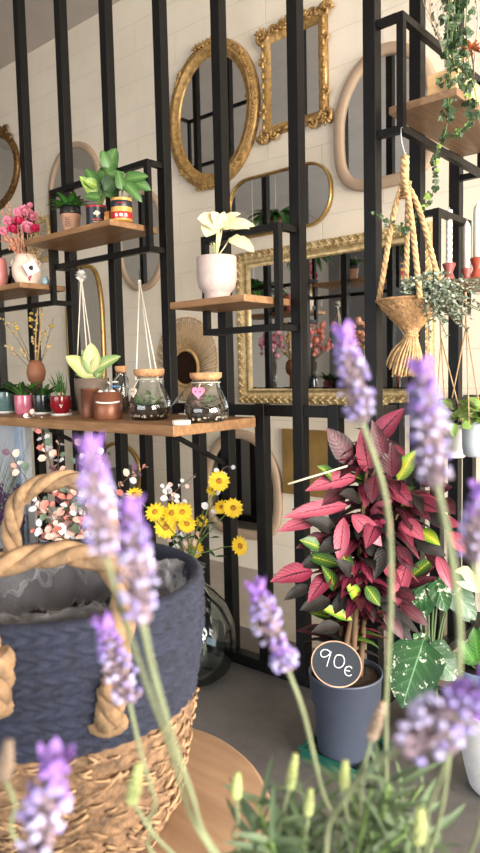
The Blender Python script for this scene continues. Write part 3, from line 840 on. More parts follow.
b = MB(); tuft(b, c + V((0, 0, h * .8)), 22, .105, .036, .6, 'lance', .9, .9, 0, 0); b.build('foliage', M['leafgreen'], t)
b = MB(); b.tube([c + V((.02, -.01, h * .8)), c + V((.028, -.012, h * 1.45))], .003, 6); b.build('stake', M['pine'], t)

def tin(x, Y, wpx, hpx, label, bands, marks, plant):
    c = cup_at(x, Y); k = depth(c) / FPX; r = wpx / 2 * k; h = hpx * k
    t = thing('potted_monstera', label, 'potted plant', c)
    b = MB(); b.lathe([(r * .97, 0), (r, .003), (r, h - .004), (r * 1.02, h - .002), (r * 1.02, h), (r * .96, h), (r * .95, h * .85), (0, h * .84)], c, 36); b.build('tin', bands[0], t)
    for (z0, z1, m) in bands[1]:
        q = MB(); q.lathe([(r * 1.008, z0 * h), (r * 1.014, z0 * h + .001), (r * 1.014, z1 * h - .001), (r * 1.008, z1 * h)], c, 36); q.build('band', m, t)
    rf = lambda z: r * 1.014
    marks(t, c, rf, h)
    add_soil(c, r * .94, c.z + h * .9, t)
    plant(t, c, h, k)
    return t
red = mat('tin_red', (176, 36, 40), .35); navyb = mat('tin_blue_black', (34, 36, 46), .35); yel = mat('tin_mustard', (206, 152, 74), .4); cream = mat('tin_cream', (226, 214, 196), .5)
def marks_a(t, c, rf, h):
    b = MB()
    for (a, z, s) in ((-.02, .66, .010), (.14, .60, .012), (-.16, .58, .011), (.02, .55, .012)):
        b.blobd(surf(c, rf, a, z * h, -.002), view, .0035, s, s * .7)
    b.tube([surf(c, rf, .0, .42 * h), surf(c, rf, .0, .56 * h)], .0022, 5); b.build('tree_mark', cream, t)
    b = MB(); b.tube([surf(c, rf, -.45 + i * .09, h * (.3 + .035 * math.sin(i * 2.1))) for i in range(11)], .0022, 5); b.build('lettering', mat('tin_script', (206, 80, 80)), t)
    b = MB(); b.tube([surf(c, rf, -.35 + i * .08, h * (.19 + .02 * math.sin(i * 2.6))) for i in range(10)], .0012, 5); b.build('lettering', cream, t)
def marks_b(t, c, rf, h):
    b = MB(); b.tube([surf(c, rf, -.5 + i * .09, h * (.74 + .03 * math.sin(i * 2.3))) for i in range(10)], .0018, 5); b.build('lettering', red, t)
    b = MB(); b.lathe([(0.0001, 0), (.010, .001), (.010, .002), (0, .003)], (0, 0, 0), 16)
    for i in range(3):
        q = MB(); q.blobd(surf(c, rf, -.55 + i * .42, h * .22, -.002), view, .004, .011, .011); q.build('emblem', cream, t)
def plant_a(t, c, h, k):
    D = depth(c); b = MB()
    tips = [((96, 196), (80, 176), .06), ((98, 190), (86, 168), .07), ((106, 172), (116, 148), .085), ((104, 190), (124, 172), .085), ((100, 198), (84, 196), .05), ((106, 196), (118, 186), .07), ((97, 186), (84, 180), .055), ((103, 186), (104, 166), .07), ((108, 190), (128, 184), .06), ((99, 200), (110, 178), .06), ((108, 168), (102, 150), .06)]
    for i, (a, q, W) in enumerate(tips):
        D0 = D + rnd(-.05, .03); pxleaf(b, a, q, D0, D0 + rnd(-.05, .02), W, 1 if i in (0, 6) else 0, 'heart', .5, None, .2, .05)
    b.build('foliage', [M['monstera'], M['ivyyoung']], t)
    b = MB()
    for (a, q, W) in tips: b.tube([c + V((rnd(-.015, .015), rnd(-.015, .015), h * .88)), atD((a[0] * .5 + 51), 198, D), atD(*a, D)], .0025, 5)
    b.build('stems', M['stem'], t)
def plant_b(t, c, h, k):
    D = depth(c); b = MB()
    tips = [((122, 190), (118, 170), .05), ((125, 178), (151, 190), .075), ((124, 180), (148, 176), .065), ((124, 182), (142, 202), .055), ((124, 184), (136, 196), .05), ((122, 180), (108, 172), .06)]
    for (a, q, W) in tips:
        D0 = D + rnd(-.03, .02); pxleaf(b, a, q, D0, D0 + rnd(-.04, .02), W, 0, 'heart', .5, None, .2, .05)
    b.build('foliage', M['monstera'], t)
    b = MB()
    for (a, q, W) in tips: b.tube([c + V((rnd(-.012, .012), rnd(-.012, .012), h * .88)), atD(122, 196, D), atD(*a, D)], .0025, 5)
    b.build('stems', M['stem'], t)
tin(97, 2.06, 20.5, 21, 'leafy plant in a black tin with red rim on the oak shelf', (navyb, [(.9, .99, red), (.0, .06, red)]), marks_a, plant_a)
tin(122, 2.06, 21, 22, 'split leaved plant in a mustard and red tin near the shelf corner', (yel, [(.6, .88, navyb), (.08, .38, red)]), marks_b, plant_b)
c = cup_at(109.5, 2.06); b = MB(); b.box((c.x - .016, c.y - .016, c.z), (c.x + .016, c.y + .016, c.z + .06), bevel=.003)
t = thing('wooden_block', 'small orange wooden block between the two tins', 'block', c)
b.build('body', mat('orange_wood', (206, 130, 62), .5), t)
b = MB(); b.box((c.x - .0165, c.y - .0168, c.z + .022), (c.x + .0168, c.y + .0165, c.z + .04)); b.build('label_band', mat('block_label', (224, 160, 92)), t)

# ---------- dried pink flowers in a pale vase on the far left shelf
c = at_Yz(27, 2.09, ZF); k = depth(c) / FPX
t = thing('ceramic_vase', 'round cream vase with a rose pink patch on the far left shelf', 'vase', c)
h = 30 * k
prof = [(8 * k, 0), (10 * k, .004), (13.5 * k, h * .3), (14 * k, h * .55), (11.5 * k, h * .82), (9.5 * k, h), (8.8 * k, h), (10.6 * k, h * .8), (12 * k, h * .5), (0, h * .1)]
b = MB(); b.lathe(prof, c, 36); b.build('body', mat('cream_stoneware', (232, 208, 190), .6, 0, .08, 20), t)
view = (CAM - c); view.z = 0; view.normalize(); side = V((-view.y, view.x, 0))
rfv = lambda z: (13.9 - 18 * abs(z / h - .45) ** 2 - .8 * abs(z / h - .45)) * k
b = MB()
for i in range(4): b.blobd(surf(c, rfv, .22 + .1 * i, h * (.22 + .1 * i), -.004), V((.1, 0, 1)), .022, .008, .006)
b.build('painted_petals', mat('magenta_paint', (178, 56, 104), .5), t)
b = MB()
for sgn in (-1, 1):
    b = MB(); cc = c + side * (sgn * 11.5 * k) + V((0, 0, h * .74)); b.tube([cc + side * (sgn * .012 * math.cos(a)) + V((0, 0, .014 * math.sin(a))) for a in [q * PI / 6 for q in range(12)]], .0035, 6, True); b.build('handle', mat('cream_stoneware_lug', (222, 196, 178), .6), t)
# tag
tg = atD(31, 268, depth(c) - .115)
Mx = Matrix((side, V((0, 0, 1)).lerp(view, .15).normalized(), view)).transposed()
Mx = Mx.to_4x4(); Mx = Mx @ Matrix.Rotation(R(28), 4, 'Z'); Mx.translation = tg
t = thing('gift_tag', 'white square card with a black dot hanging on the pink flower vase', 'tag', tg)
b = MB(); b.box((-.032, -.032, -.001), (.032, .032, .001), Mx, .0008); b.build('card', mat('tag_card', (226, 230, 238), .7), t)
b = MB(); b.lathe([(.012, .0012), (.0121, .002), (0, .0022)], (0, 0, 0), 20, lambda r, z, tt, j: r * (1 + .12 * math.sin(3 * tt)), Mx); b.build('printed_dot', M['blackcer'], t)
b = MB(); b.tube([Mx @ V((-.01, .03, 0)), tg + V((0, 0, .045)) - view * .02, c + V((0, 0, h * .98)) + view * 9.6 * k], .0012, 5); b.build('string', M['cord'], t)
D = depth(c); mouth = c + V((0, 0, h * .9))
def curve_stem(a, b_, sag=.02): return bez([a, (V(a) + V(b_)) / 2 + V((rnd(-sag, sag), rnd(-sag, sag), sag)), b_], 8)
ROSES = [(25, 213, 9, 'pinkrose'), (19, 222, 7, 'hotpink'), (32, 218, 8, 'pinkrose'), (27, 229, 9, 'pinkrose'), (14, 230, 8, 'hotpink'), (35, 229, 6, 'hotpink'), (9, 222, 7, 'pinkrose'), (18, 213, 6, 'pinkrose'), (5, 232, 6, 'pinkrose'), (17, 232, 5, 'hotpink'), (30, 206, 4, 'pinkrose')]
places = ['topmost in the middle', 'left of the top', 'right of the top', 'large one at the front centre', 'front left', 'rightmost low', 'far left high', 'small high left', 'leftmost low', 'small low one', 'small highest']
for i, (x, y, s, m) in enumerate(ROSES):
    DD = D - .02 + rnd(-.06, .04); p = atD(x, y, DD); rr = s * .82 * k
    nm = 'pale pink' if m == 'pinkrose' else 'deep pink'
    t = thing('dried_rose', '%s dried rose in the cream vase, %s' % (nm, places[i]), 'flower', mouth, 'dried roses in the cream vase')
    b = MB(); b.blob(p, rr * .55, None, True)
    for ring, (n, rad, tilt) in enumerate(((4, .3, 1.3), (6, .6, .8), (8, .85, .35))):
        for j in range(n):
            a = 2 * PI * j / n + ring * .4; ax = ((p - mouth).normalized() * .5 + (CAM - p).normalized() + V((rnd(-.2, .2), rnd(-.2, .2), rnd(0, .3)))).normalized() if j == 0 else ax; _, sx, sy = frame_of(ax)
            o = sx * math.cos(a) + sy * math.sin(a)
            b.leaf(p + o * rr * rad * .3 - ax * rr * .25, o * math.cos(tilt) + ax * math.sin(tilt), ax, rr * 1.15, rr * 1.1, -.9, .3, 'round', 4, 4)
    b.build('bloom', M[m], t)
    b = MB(); b.tube(curve_stem(mouth + V((rnd(-.02, .02), rnd(-.02, .02), -h * .5)), p), .002, 5); b.build('stem', M['peach'], t)
for i, (x, y) in enumerate(((8, 205), (2, 212), (-4, 222), (40, 214), (44, 222), (38, 222), (4, 240), (12, 243), (40, 234), (45, 240), (6, 233), (22, 242), (34, 241))):
    m = 'peach' if i in (0, 1, 2, 6, 7, 10) else 'straw'
    lab = ['tall peach plume leaning left of the roses', 'second peach plume at the left edge', 'peach plume cut by the left edge', 'straw coloured dried sprig above the right rose', 'straw coloured dried sprig farthest right', 'straw coloured dried sprig close to the right rose', 'low peach plume drooping left', 'low peach plume over the vase lip', 'straw sprig below the right rose', 'straw sprig drooping farthest right', 'peach plume between the left roses', 'straw sprig at the lip centre', 'straw sprig low behind the card'][i]
    t = thing('dried_sprig', lab + ' in the cream vase', 'dried flower', mouth, 'dried sprigs in the cream vase')
    p = atD(x, y, D + rnd(-.05, .05)); ln = curve_stem(mouth + V((0, 0, -h * .4)), p, .03)
    b = MB(); b.tube(ln, .0018, 5); b.build('stem', M[m], t)
    b = MB()
    for j in range(70):
        q = ln[max(3, len(ln) - 1 - j // 8)] + V((rnd(-1, 1), rnd(-1, 1), rnd(-1, 1))) * (.014 if m == 'peach' else .024); b.blobd(q, (rnd(-.5, .5), rnd(-.5, .5), 1), .009 if m == 'peach' else .005, .003)
    b.build('plume', M[m], t)
c2 = at_Yz(14, 2.17, ZF); k2 = depth(c2) / FPX
t = thing('glass_bottle', 'squat dark green glass bottle beside the cream vase', 'bottle', c2)
b = MB(); b.lathe([(9 * k2, 0), (10.5 * k2, .006), (10 * k2, 9 * k2), (4 * k2, 16 * k2), (3 * k2, 22 * k2), (3.6 * k2, 23 * k2), (2.4 * k2, 23 * k2), (0, 20 * k2)], c2, 28); b.build('body', mat('dark_green_glass', (22, 34, 30), .08, 0, .1, 4, 0, 60, .5), t)
b = MB(); b.lathe([(3.2 * k2, 22.2 * k2), (3.9 * k2, 22.6 * k2), (3.9 * k2, 23.6 * k2), (3.0 * k2, 23.8 * k2), (2.6 * k2, 22.4 * k2)], c2, 20); b.build('lip', mat('dark_lip', (16, 24, 22), .1), t)
c2 = at_Yz(0, 2.06, ZF); k2 = depth(c2) / FPX
b = MB(); b.lathe([(6 * k2, 0), (7 * k2, .004), (8.4 * k2, 14 * k2), (7.6 * k2, 26 * k2), (6.6 * k2, 30 * k2), (6 * k2, 30 * k2), (6.6 * k2, 20 * k2), (0, 4 * k2)], c2, 28)
solo(b, 'pink_vase', mat('rose_glaze', (206, 132, 128), .4), 'dusty pink vase cut by the left edge of the photo', 'vase', c2)
c2 = at_Yz(49, 2.17, ZF)
for i, (dx, s, m) in enumerate(((-.03, .022, 'pale_blue_glass'), (.035, .018, 'pale_aqua_glass'))):
    cc = c2 + V((dx, 0, 0)); b = MB(); b.lathe([(s * .6, 0), (s, s * .5), (s, s * 1.3), (s * .55, s * 2), (s * .6, s * 2.2), (s * .45, s * 2.2), (s * .8, s), (0, s * .4)], cc, 20)
    solo(b, 'glass_votive', mat(m, ((150, 178, 192), (176, 198, 200))[i], .1, 0, .1, 6, 0, 60, .4), ('small pale blue glass votive right of the cream vase', 'smaller aqua glass votive close to the frame upright')[i], 'votive', cc)
# ================================================================== THE LONG SHELF
def B(x, Y): return at_Yz(x, Y, ZB)
def glaze(n, c, rough=.18, var=.12): return mat(n, c, rough, 0, var, 30, 0, 60, .4)
def pot(b, c, r, h, foot=.8, rim=.004, belly=1.0):
    b.lathe([(r * foot, 0), (r * foot * 1.04, .004), (r * belly, h * .45), (r, h - .004), (r, h), (r - rim, h), (r - rim, h * .8), (0, h * .78)], c, 32)
# teal pot with succulent
def small_pot(x, Y, wpx, hpx, m, label, foliage, foot=.82, belly=1.0, name='potted_plant', group=None, sauc=None):
    c = B(x, Y); k = depth(c) / FPX; z0 = 0
    if sauc:
        saucer(c, wpx * .56 * k, sauc); c = c + V((0, 0, .0075))
    t = thing(name, label, 'potted plant', c, group)
    b = MB(); pot(b, c, wpx / 2 * k, hpx * k, foot, .004, belly); b.build('pot', m, t)
    add_soil(c, wpx / 2 * k - .006, c.z + hpx * k * .88, t)
    b = MB(); foliage(b, c + V((0, 0, hpx * k * .85)), wpx / 2 * k); b.build('foliage', FOL[0], t)
    return t
FOL = [M['leafdark']]
FOL[0] = M['leafdark']
small_pot(7, 1.98, 21, 20, glaze('teal_glaze', (84, 112, 112)), 'dark leaved plant in a glazed grey teal pot at the long shelf left end', lambda b, c, r: tuft(b, c, 20, .10, .042, .8, 'obov', .6, .6, 0, 0, .2, 0, .2, r * .3), .8, 1.02, sauc='white saucer under the teal pot')
FOL[0] = [M['leafgreen'], M['leafdark']]
def fleshy(b, c, r):
    for i in range(26): tuft(b, c, 1, .085, .02, .55, 'strap', .5, .95, 0, i % 3 // 2, .3, 0, .4, r * .4)
def fan(n, L, W, spread, lift):
    def f(b, c, r):
        for i in range(n):
            a = i * 2.4; d = V((math.cos(a) * spread, math.sin(a) * spread, lift + rnd(-.2, .3)))
            b.leaf(c + V((math.cos(a), math.sin(a), 0)) * r * .4, d, V((0, 0, 1)), L * rnd(.75, 1.2), W, rnd(.4, .9), .35, 'strap', 6, 4, 0, i % 3 // 2)
    return f
small_pot(24.5, 1.96, 18.5, 19, glaze('mauve_pink_glaze', (186, 104, 124)), 'green leafed plant in a shiny mauve pink pot on the long shelf', fan(24, .12, .028, .6, 1.0), .9, 1.0)
FOL[0] = [M['leafdark'], M['leafgreen']]
small_pot(43, 2.0, 17, 18, glaze('black_glaze', (34, 44, 44)), 'dark green plant in a shiny black pot on a white saucer', fan(24, .12, .032, .75, .8), .85, 1.03, sauc='white saucer under the black pot')
FOL[0] = M['leafgreen']
t = small_pot(61.5, 1.97, 19.5, 18, glaze('cherry_red_glaze', (128, 16, 30)), 'grassy bulb growing from a round cherry red pot with a white heart', lambda b, c, r: [b.leaf(c + V((rnd(-1, 1), rnd(-1, 1), 0)) * r * .35, V((rnd(-.45, .45), rnd(-.45, .45), 1)), V((0, 1, .2)), rnd(.07, .15), .007, rnd(-.4, .6), .3, 'strap', 5, 2) for _ in range(46)], .62, 1.12, sauc='white saucer under the cherry red pot')
rc = V(WL[t.name]); kk = depth(rc) / FPX; vw = (CAM - rc); vw.z = 0; vw.normalize(); sv = V((-vw.y, vw.x, 0))
b = MB(); pp = rc + vw * (10.6 * kk) + V((0, 0, 8.5 * kk))
for s in (-1, 1): b.blobd(pp + sv * (s * .004) + V((0, 0, .003)), sv * s * .6 + V((0, 0, 1)), .007, .005, .003)
b.blobd(pp - V((0, 0, .004)), (0, 0, 1), .007, .005, .003); b.build('heart_motif', M['white'], t)
b = MB(); b.blobd(rc + V((0, 0, 20 * kk)), (0, 0, 1), .014, .017, .017, False); b.build('bulb', mat('bulb_skin', (206, 176, 150), .7), t)
# smoky glass pot with pale caladium
c = B(93, 2.1); k = depth(c) / FPX
t = thing('potted_caladium', 'pale green and pink leaved plant in a ribbed smoky glass pot behind the copper pots', 'potted plant', c)
b = MB(); r = 17 * k; h = 36 * k
b.lathe([(r * .78, 0), (r * .8, .004), (r * .98, h * .6), (r, h), (r * .95, h), (r * .92, h * .6), (0, .01)], c, 48, lambda rr, z, tt, j: rr * (1 + .012 * math.sin(24 * tt))); b.build('pot', mat('smoky_ribbed_glass', (150, 132, 118), .12, 0, .1, 6, 0, 60, .5, 0, .35), t)
add_soil(c, r * .9, c.z + h * .85, t)
D = depth(c); b = MB(); st = MB()
for (a, q, W, m) in (((93, 376), (66, 356), .10, 0), ((92, 370), (91, 343), .095, 0), ((94, 370), (120, 356), .075, 1), ((93, 376), (88, 388), .055, 0), ((96, 378), (104, 368), .05, 1), ((90, 376), (76, 374), .05, 1), ((94, 374), (82, 350), .06, 1), ((97, 374), (108, 362), .04, 0), ((93, 374), (98, 356), .05, 0)):
    pxleaf(b, a, q, D - .02, D - .05, W, m, 'heart', .6, None, .2, .05)
    st.tube([c + V((rnd(-.01, .01), rnd(-.01, .01), h * .82)), atD(93, 382, D), atD(*a, D - .02)], .0028, 5)
b.build('foliage', [M['palecal'], leafmat('light_green_caladium', (150, 176, 104), (112, 148, 84), (226, 214, 170), .1)], t); st.build('stems', M['stem'], t)
# copper pots
copper = gold('copper_brown', (134, 84, 60), (104, 60, 44), .42, .3, 10)
c = B(91, 1.93); k = depth(c) / FPX; r = 9 * k; h = 29 * k
b = MB(); b.lathe([(r, 0), (r * 1.02, .002), (r * 1.02, h), (r * .97, h), (r * .95, .006), (0, .006)], c, 40)
t = thing('copper_pot', 'slimmer copper brown pot half hidden behind the wide one', 'pot', c); b.build('body', copper, t); b = MB(); b.lathe([(r * 1.02, h - .006), (r * 1.05, h - .004), (r * 1.05, h), (r * 1.0, h + .001)], c, 40); b.build('rim', copper, t)
c = B(108.5, 1.90); k = depth(c) / FPX; r = 14.2 * k; h = 27.5 * k
t = thing('copper_pot', 'wide copper brown pot with a white cord handle on the long shelf', 'pot', c)
b = MB(); b.lathe([(r * .97, 0), (r, .003), (r, h), (r * .96, h), (r * .95, .006), (0, .006)], c, 48); b.build('body', copper, t)
vw = (CAM - c); vw.z = 0; vw.normalize(); sv = V((-vw.y, vw.x, 0))
b = MB(); b.tube([c + (vw * math.cos(a) + sv * math.sin(a)) * (r + .006 * math.cos(a)) + V((0, 0, h * (.66 - .05 * math.cos(a * 1.6)))) for a in [-.85 + i * .17 for i in range(11)]], .0042, 8); b.build('cord_handle', M['cord'], t)
b = MB()
for i in range(5): b.blob(c + V((rnd(-.5, .5) * r, rnd(-.5, .5) * r, h * .96 + .004)), (.014, .012, .01), None, True)
b.build('white_pebble_fill', M['white'], t)
# corked bottle with a blue fish charm
c = B(122.5, 2.16); k = depth(c) / FPX; r = 7.2 * k; h = 48 * k
t = thing('corked_jar', 'small corked glass jar standing behind the wide copper pot', 'jar', c)
b = MB(); b.lathe([(r * .9, 0), (r, .004), (r, h * .74), (r * .72, h * .8), (r * .72, h * .92), (r * .66, h * .92), (r * .66, h * .8), (r * .92, h * .72), (r * .9, .006), (0, .006)], c, 32); b.build('glass', M['glass'], t)
b = MB(); b.lathe([(r * .64, h * .86), (r * .8, h * .92), (r * .82, h), (0, h)], c, 24); b.build('cork', M['cork'], t)
b = MB(); b.lathe([(r * .85, .008), (r * .85, h * .35), (r * .5, h * .38), (0, h * .36)], c, 20); b.build('filling', M['soil'], t)
p = atD(115, 384, depth(c) - .05)
t = thing('fish_charm', 'blue and white fish shaped charm hanging in front of the corked jar', 'charm', p)
vw = (CAM - p); vw.z = 0; vw.normalize(); sv = V((-vw.y, vw.x, 0))
b = MB(); b.blobd(p - V((0, 0, .012)), sv, .026, .017, .006, False); b.build('body', mat('fish_blue', (96, 142, 196), .4), t)
b = MB(); b.blobd(p + V((0, 0, .01)), sv, .018, .014, .0055, False); b.blobd(p - sv * .03 + V((0, 0, .006)), sv * -.6 + V((0, 0, .8)), .013, .008, .004); b.build('head_and_tail', M['white'], t)
b = MB(); b.tube([p + V((0, 0, .02)), c + V((0, 0, h * .86)) + vw * r * .8], .001, 5); b.build('string', M['cord'], t)
# terrariums
def terrarium(x, Y, label, fol_m, fol, wpx=43, hpx=50):
    c = B(x, Y); k = depth(c) / FPX; r = wpx / 2 * k; h = hpx * k
    t = thing('terrarium', label, 'terrarium', c)
    outer = [(r * .72, 0), (r * .86, .004), (r * .98, h * .14), (r, h * .24), (r * .95, h * .36), (r * .8, h * .52), (r * .66, h * .66), (r * .6, h * .76), (r * .62, h * .9), (r * .58, h * .9)]
    inner = [(rr - .003, z) for rr, z in reversed(outer[1:-1])]
    b = MB(); b.lathe(outer + inner + [(0, .005)], c, 48); b.build('glass_jar', M['glass'], t)
    b = MB(); b.lathe([(r * .56, h * .84), (r * .7, h * .9), (r * .72, h * .99), (r * .7, h), (0, h)], c, 36); b.build('cork_lid', M['cork'], t)
    b = MB(); b.lathe([(r * .7, .006), (r * .82, .01), (r * .93, h * .14), (r * .94, h * .24), (r * .7, h * .28), (0, h * .27)], c, 36); so_ = b.build('soil', M['soil'], t)
    b = MB()
    for i in range(60):
        a = rnd(0, 2 * PI); b.blob(c + V((math.cos(a) * r * .86, math.sin(a) * r * .86, h * .09 + rnd(-.004, .006))), rnd(.004, .007), None, True)
    b.build('gravel', mat('white_gravel', (206, 196, 180), .8), t)
    b = MB(); fol(b, c + V((0, 0, h * .26)), r); b.build('foliage', fol_m, t)
    return t, c, r, h
def mossy(b, c, r):
    for i in range(90):
        a = rnd(0, 2 * PI); q = r * .66 * math.sqrt(random.random()); hh = rnd(.0, .055) * (1.2 - q / r)
        b.leaf(c + V((math.cos(a) * q, math.sin(a) * q, hh)), V((math.cos(a + rnd(-.8, .8)), math.sin(a + rnd(-.8, .8)), rnd(.2, .9))), V((0, 0, 1)), rnd(.026, .042), .024, .4, .2, 'lance', 4, 2, 0, i % 3)
pal = leafmat('white_splashed_fittonia', (226, 234, 212), (168, 196, 146), (230, 236, 214), .1)
mossg = leafmat('terrarium_green', (92, 134, 66), (60, 104, 48), (120, 160, 90), .06)
t1, c1, r1, h1 = terrarium(150.5, 1.98, 'corked glass terrarium of white green leaves hung with a pale heart', [pal, mossg, pal], mossy)
rosy = leafmat('rosy_fittonia', (198, 158, 152), (156, 126, 116), (216, 180, 176), .1)
t2, c2_, r2, h2 = terrarium(207, 1.98, 'corked glass terrarium of pinkish leaves wearing a pink heart', [rosy, mossg, rosy], mossy, 45, 49)
def heart(c, r, h, ang, zf, s, m, label):
    vw = (CAM - c); vw.z = 0; vw.normalize(); sv = V((-vw.y, vw.x, 0))
    dd = vw * math.cos(ang) + sv * math.sin(ang); p = c + dd * (r * .9 + .008) + V((0, 0, h * zf)); e = V((-dd.y, dd.x, 0))
    t = thing('heart_tag', label, 'tag', p)
    path = []
    for i in range(40):
        a = 2 * PI * i / 40; path.append((16 * math.sin(a) ** 3 / 16 * s, (13 * math.cos(a) - 5 * math.cos(2 * a) - 2 * math.cos(3 * a) - math.cos(4 * a)) / 16 * s))
    b = MB(); k0 = [b.vert(p + e * x + V((0, 0, z)) + dd * .003) for x, z in path]; k1 = [b.vert(p + e * x + V((0, 0, z)) - dd * .003) for x, z in path]
    b.face(k0, sm=False); b.face(list(reversed(k1)), sm=False)
    for i in range(40): b.face([k0[i], k1[i], k1[(i + 1) % 40], k0[(i + 1) % 40]], sm=False)
    b.build('body', m, t)
    b = MB()
    for sx in (-.35, .35): b.blob(p + e * (s * sx) + V((0, 0, s * .05)) + dd * .004, (.003, .003, .003), None, True)
    b.build('eyelet', M['soil'], t)
    b = MB(); b.tube([c + V((math.cos(a) * r * .64, math.sin(a) * r * .64, h * .8)) for a in [2 * PI * i / 24 for i in range(24)]], .0015, 5, True)
    b.tube([p + V((0, 0, s * .5)), c + dd * r * .65 + V((0, 0, h * .8))], .0014, 5); b.build('string', M['cord'], t)
heart(c1, r1, h1, -.85, .56, .021, mat('cream_heart', (222, 210, 190), .7), 'small cream heart tag on the left terrarium')
heart(c2_, r2, h2, -.35, .62, .026, mat('pink_heart', (222, 132, 168), .6), 'pink heart tag with dark eyelets on the right terrarium')
for i, (x, Y, lab) in enumerate(((181.5, 1.83, 'round white wax puck lying near the long shelf corner'), )):
    c = B(x, Y); k = depth(c) / FPX; b = MB(); r = 9.3 * k
    b.lathe([(r * .97, 0), (r, .002), (r, .014), (r * .96, .017), (r * .9, .015), (0, .015)], c, 36); solo(b, 'white_puck', M['wax'], lab, 'puck', c)
# leaf like tool leaning between the terrariums
p, q = atD(170, 408, depth(c2_) - .02), atD(190, 384, depth(c2_) + .03)
b = MB(); b.tube([p, q], .0016, 6); b.leaf(p.lerp(q, .1), q - p, CAM - p, .09, .012, .2, .2, 'lance'); solo(b, 'metal_wand', mat('dull_metal', (92, 88, 88), .35, .7), 'thin metal wand leaning between the two terrariums', 'wand', p)
# dried flowers standing behind the small pots
c = at_Yz(38, 2.19, ZB); k = depth(c) / FPX
t = thing('brown_ball_vase', 'round brown ball vase on a slim foot with dry twigs behind the small pots', 'vase', c)
b = MB(); r = 11 * k; b.lathe([(r * .6, 0), (r * .6, .006), (r * .3, .02), (r * .28, 26 * k), (r * .7, 30 * k), (r * .86, 38 * k), (r * .7, 46 * k), (r * .36, 50 * k), (r * .3, 50 * k), (0, 34 * k)], c, 32); b.build('body', mat('rust_brown_clay', (150, 98, 70), .6), t)
c0 = c + V((0, 0, 44 * k)); D = depth(c)
labels = ['leaning far left', 'second from the left', 'straight in the middle', 'tall golden one', 'right of the golden one', 'farthest right with yellow balls', 'short at the front', 'low one at far left', 'low one left of the middle', 'low one at right', 'bent one right of the middle']
for i, (x, y) in enumerate(((2, 318), (14, 322), (30, 312), (38, 306), (42, 308), (53, 320), (33, 338), (8, 346), (22, 350), (50, 344), (46, 330))):
    t = thing('dried_twig', 'dry twig in the brown ball vase, ' + labels[i], 'twig', c0, 'dry twigs in the brown ball vase')
    ln = curve_stem(c0 - V((0, 0, .05)), atD(x, y, D + rnd(-.05, .02)), .015); b = MB(); b.tube(ln, .0045 if i in (3, 4) else .0016, 6); b.build('stem', M['rattan'] if i in (3, 4) else M['darkstem'], t)
    b = MB()
    for j in range(14):
        q = ln[rnd(0, 1) > .4 and len(ln) - 1 - j // 4 or len(ln) - 2] + V((rnd(-1, 1), rnd(-1, 1), rnd(-1, 1))) * .010; b.blob(q, rnd(.005, .009) if i != 0 else .006, None, True)
    b.build('seed_heads', mat('mustard_seed', (190, 160, 70), .8) if i in (1, 2, 5) else M['straw'], t)
# ---------- white cord hangers
def cord_hanger(top, bottoms, label, flower):
    t = thing('cord_hanger', label, 'hanger', top)
    b = MB()
    for q in bottoms: b.tube(bez([top, V(top).lerp(q, .5) + V((0, 0, -.004)), q], 10), .0032, 6)
    b.build('cords', M['cord'], t)
    b = MB()
    if flower:
        for i in range(26): a = i * 2.4; z_ = 1 - 2 * (i + .5) / 26; q_ = math.sqrt(1 - z_ * z_); b.leaf(V(top), V((math.cos(a) * q_, math.sin(a) * q_, z_)), V((.1, 0, 1)) if abs(z_) < .9 else V((1, 0, 0)), .034, .03, -.4, .3, 'round', 4, 4)
        b.blob(V(top) + V((0, 0, .01)), .014, None, True); b.build('fabric_flower', M['white'], t)
    else:
        for i in range(3): b.blob(V(top) + V((0, 0, -.012 * i)), (.009 + .002 * (i % 2), .009 + .002 * (i % 2), .008), None, True)
        b.build('knot', M['cord'], t)
    b = MB(); b.tube([V(top) + V((0, 0, .0)), V(top) + V((0, 0, .05))], .0016, 6); b.build('hook', M['steel'], t)

D = 3.35
top = atY(81, 276, 2.185); cord_hanger(top, [atD(77, 366, depth(top) - .04), atD(88, 366, depth(top) - .06), atD(93, 362, depth(top) + .02)], 'white cord hanger with a white fabric flower at its top', True)
top = atY(139.5, 281, 2.185); top2 = top
ring = [c1 + V((math.cos(a) * r1 * .66, math.sin(a) * r1 * .66, h1 * .78)) for a in (2.2, 4.4, 6.2)]
cord_hanger(top, ring, 'white knotted cord hanger running down to the left terrarium', False)
# ================================================================== HIGH SHELF, CANDLES, HANGING PLANTERS
# wooden planter box on the high shelf
bx0 = V((-1.10, 2.39, ZR)); bx1 = V((-.99, 2.78, ZR + .082))
t = thing('wooden_planter', 'pale pine planter box standing on the high oak shelf', 'planter', ((bx0.x + bx1.x) / 2, (bx0.y + bx1.y) / 2, ZR))
for lo, hi in (((bx0.x, bx0.y, ZR), (bx1.x, bx0.y + .012, bx1.z)), ((bx0.x, bx1.y - .012, ZR), (bx1.x, bx1.y, bx1.z)), ((bx0.x, bx0.y + .012, ZR), (bx0.x + .012, bx1.y - .012, bx1.z)), ((bx1.x - .012, bx0.y + .012, ZR), (bx1.x, bx1.y - .012, bx1.z))):
    b = MB(); b.box(lo, hi, bevel=.0015); b.build('board', M['pine'], t)
b = MB(); b.box((bx0.x + .012, bx0.y + .012, ZR + .002), (bx1.x - .012, bx1.y - .012, bx1.z - .012)); b.build('soil', M['soil'], t)
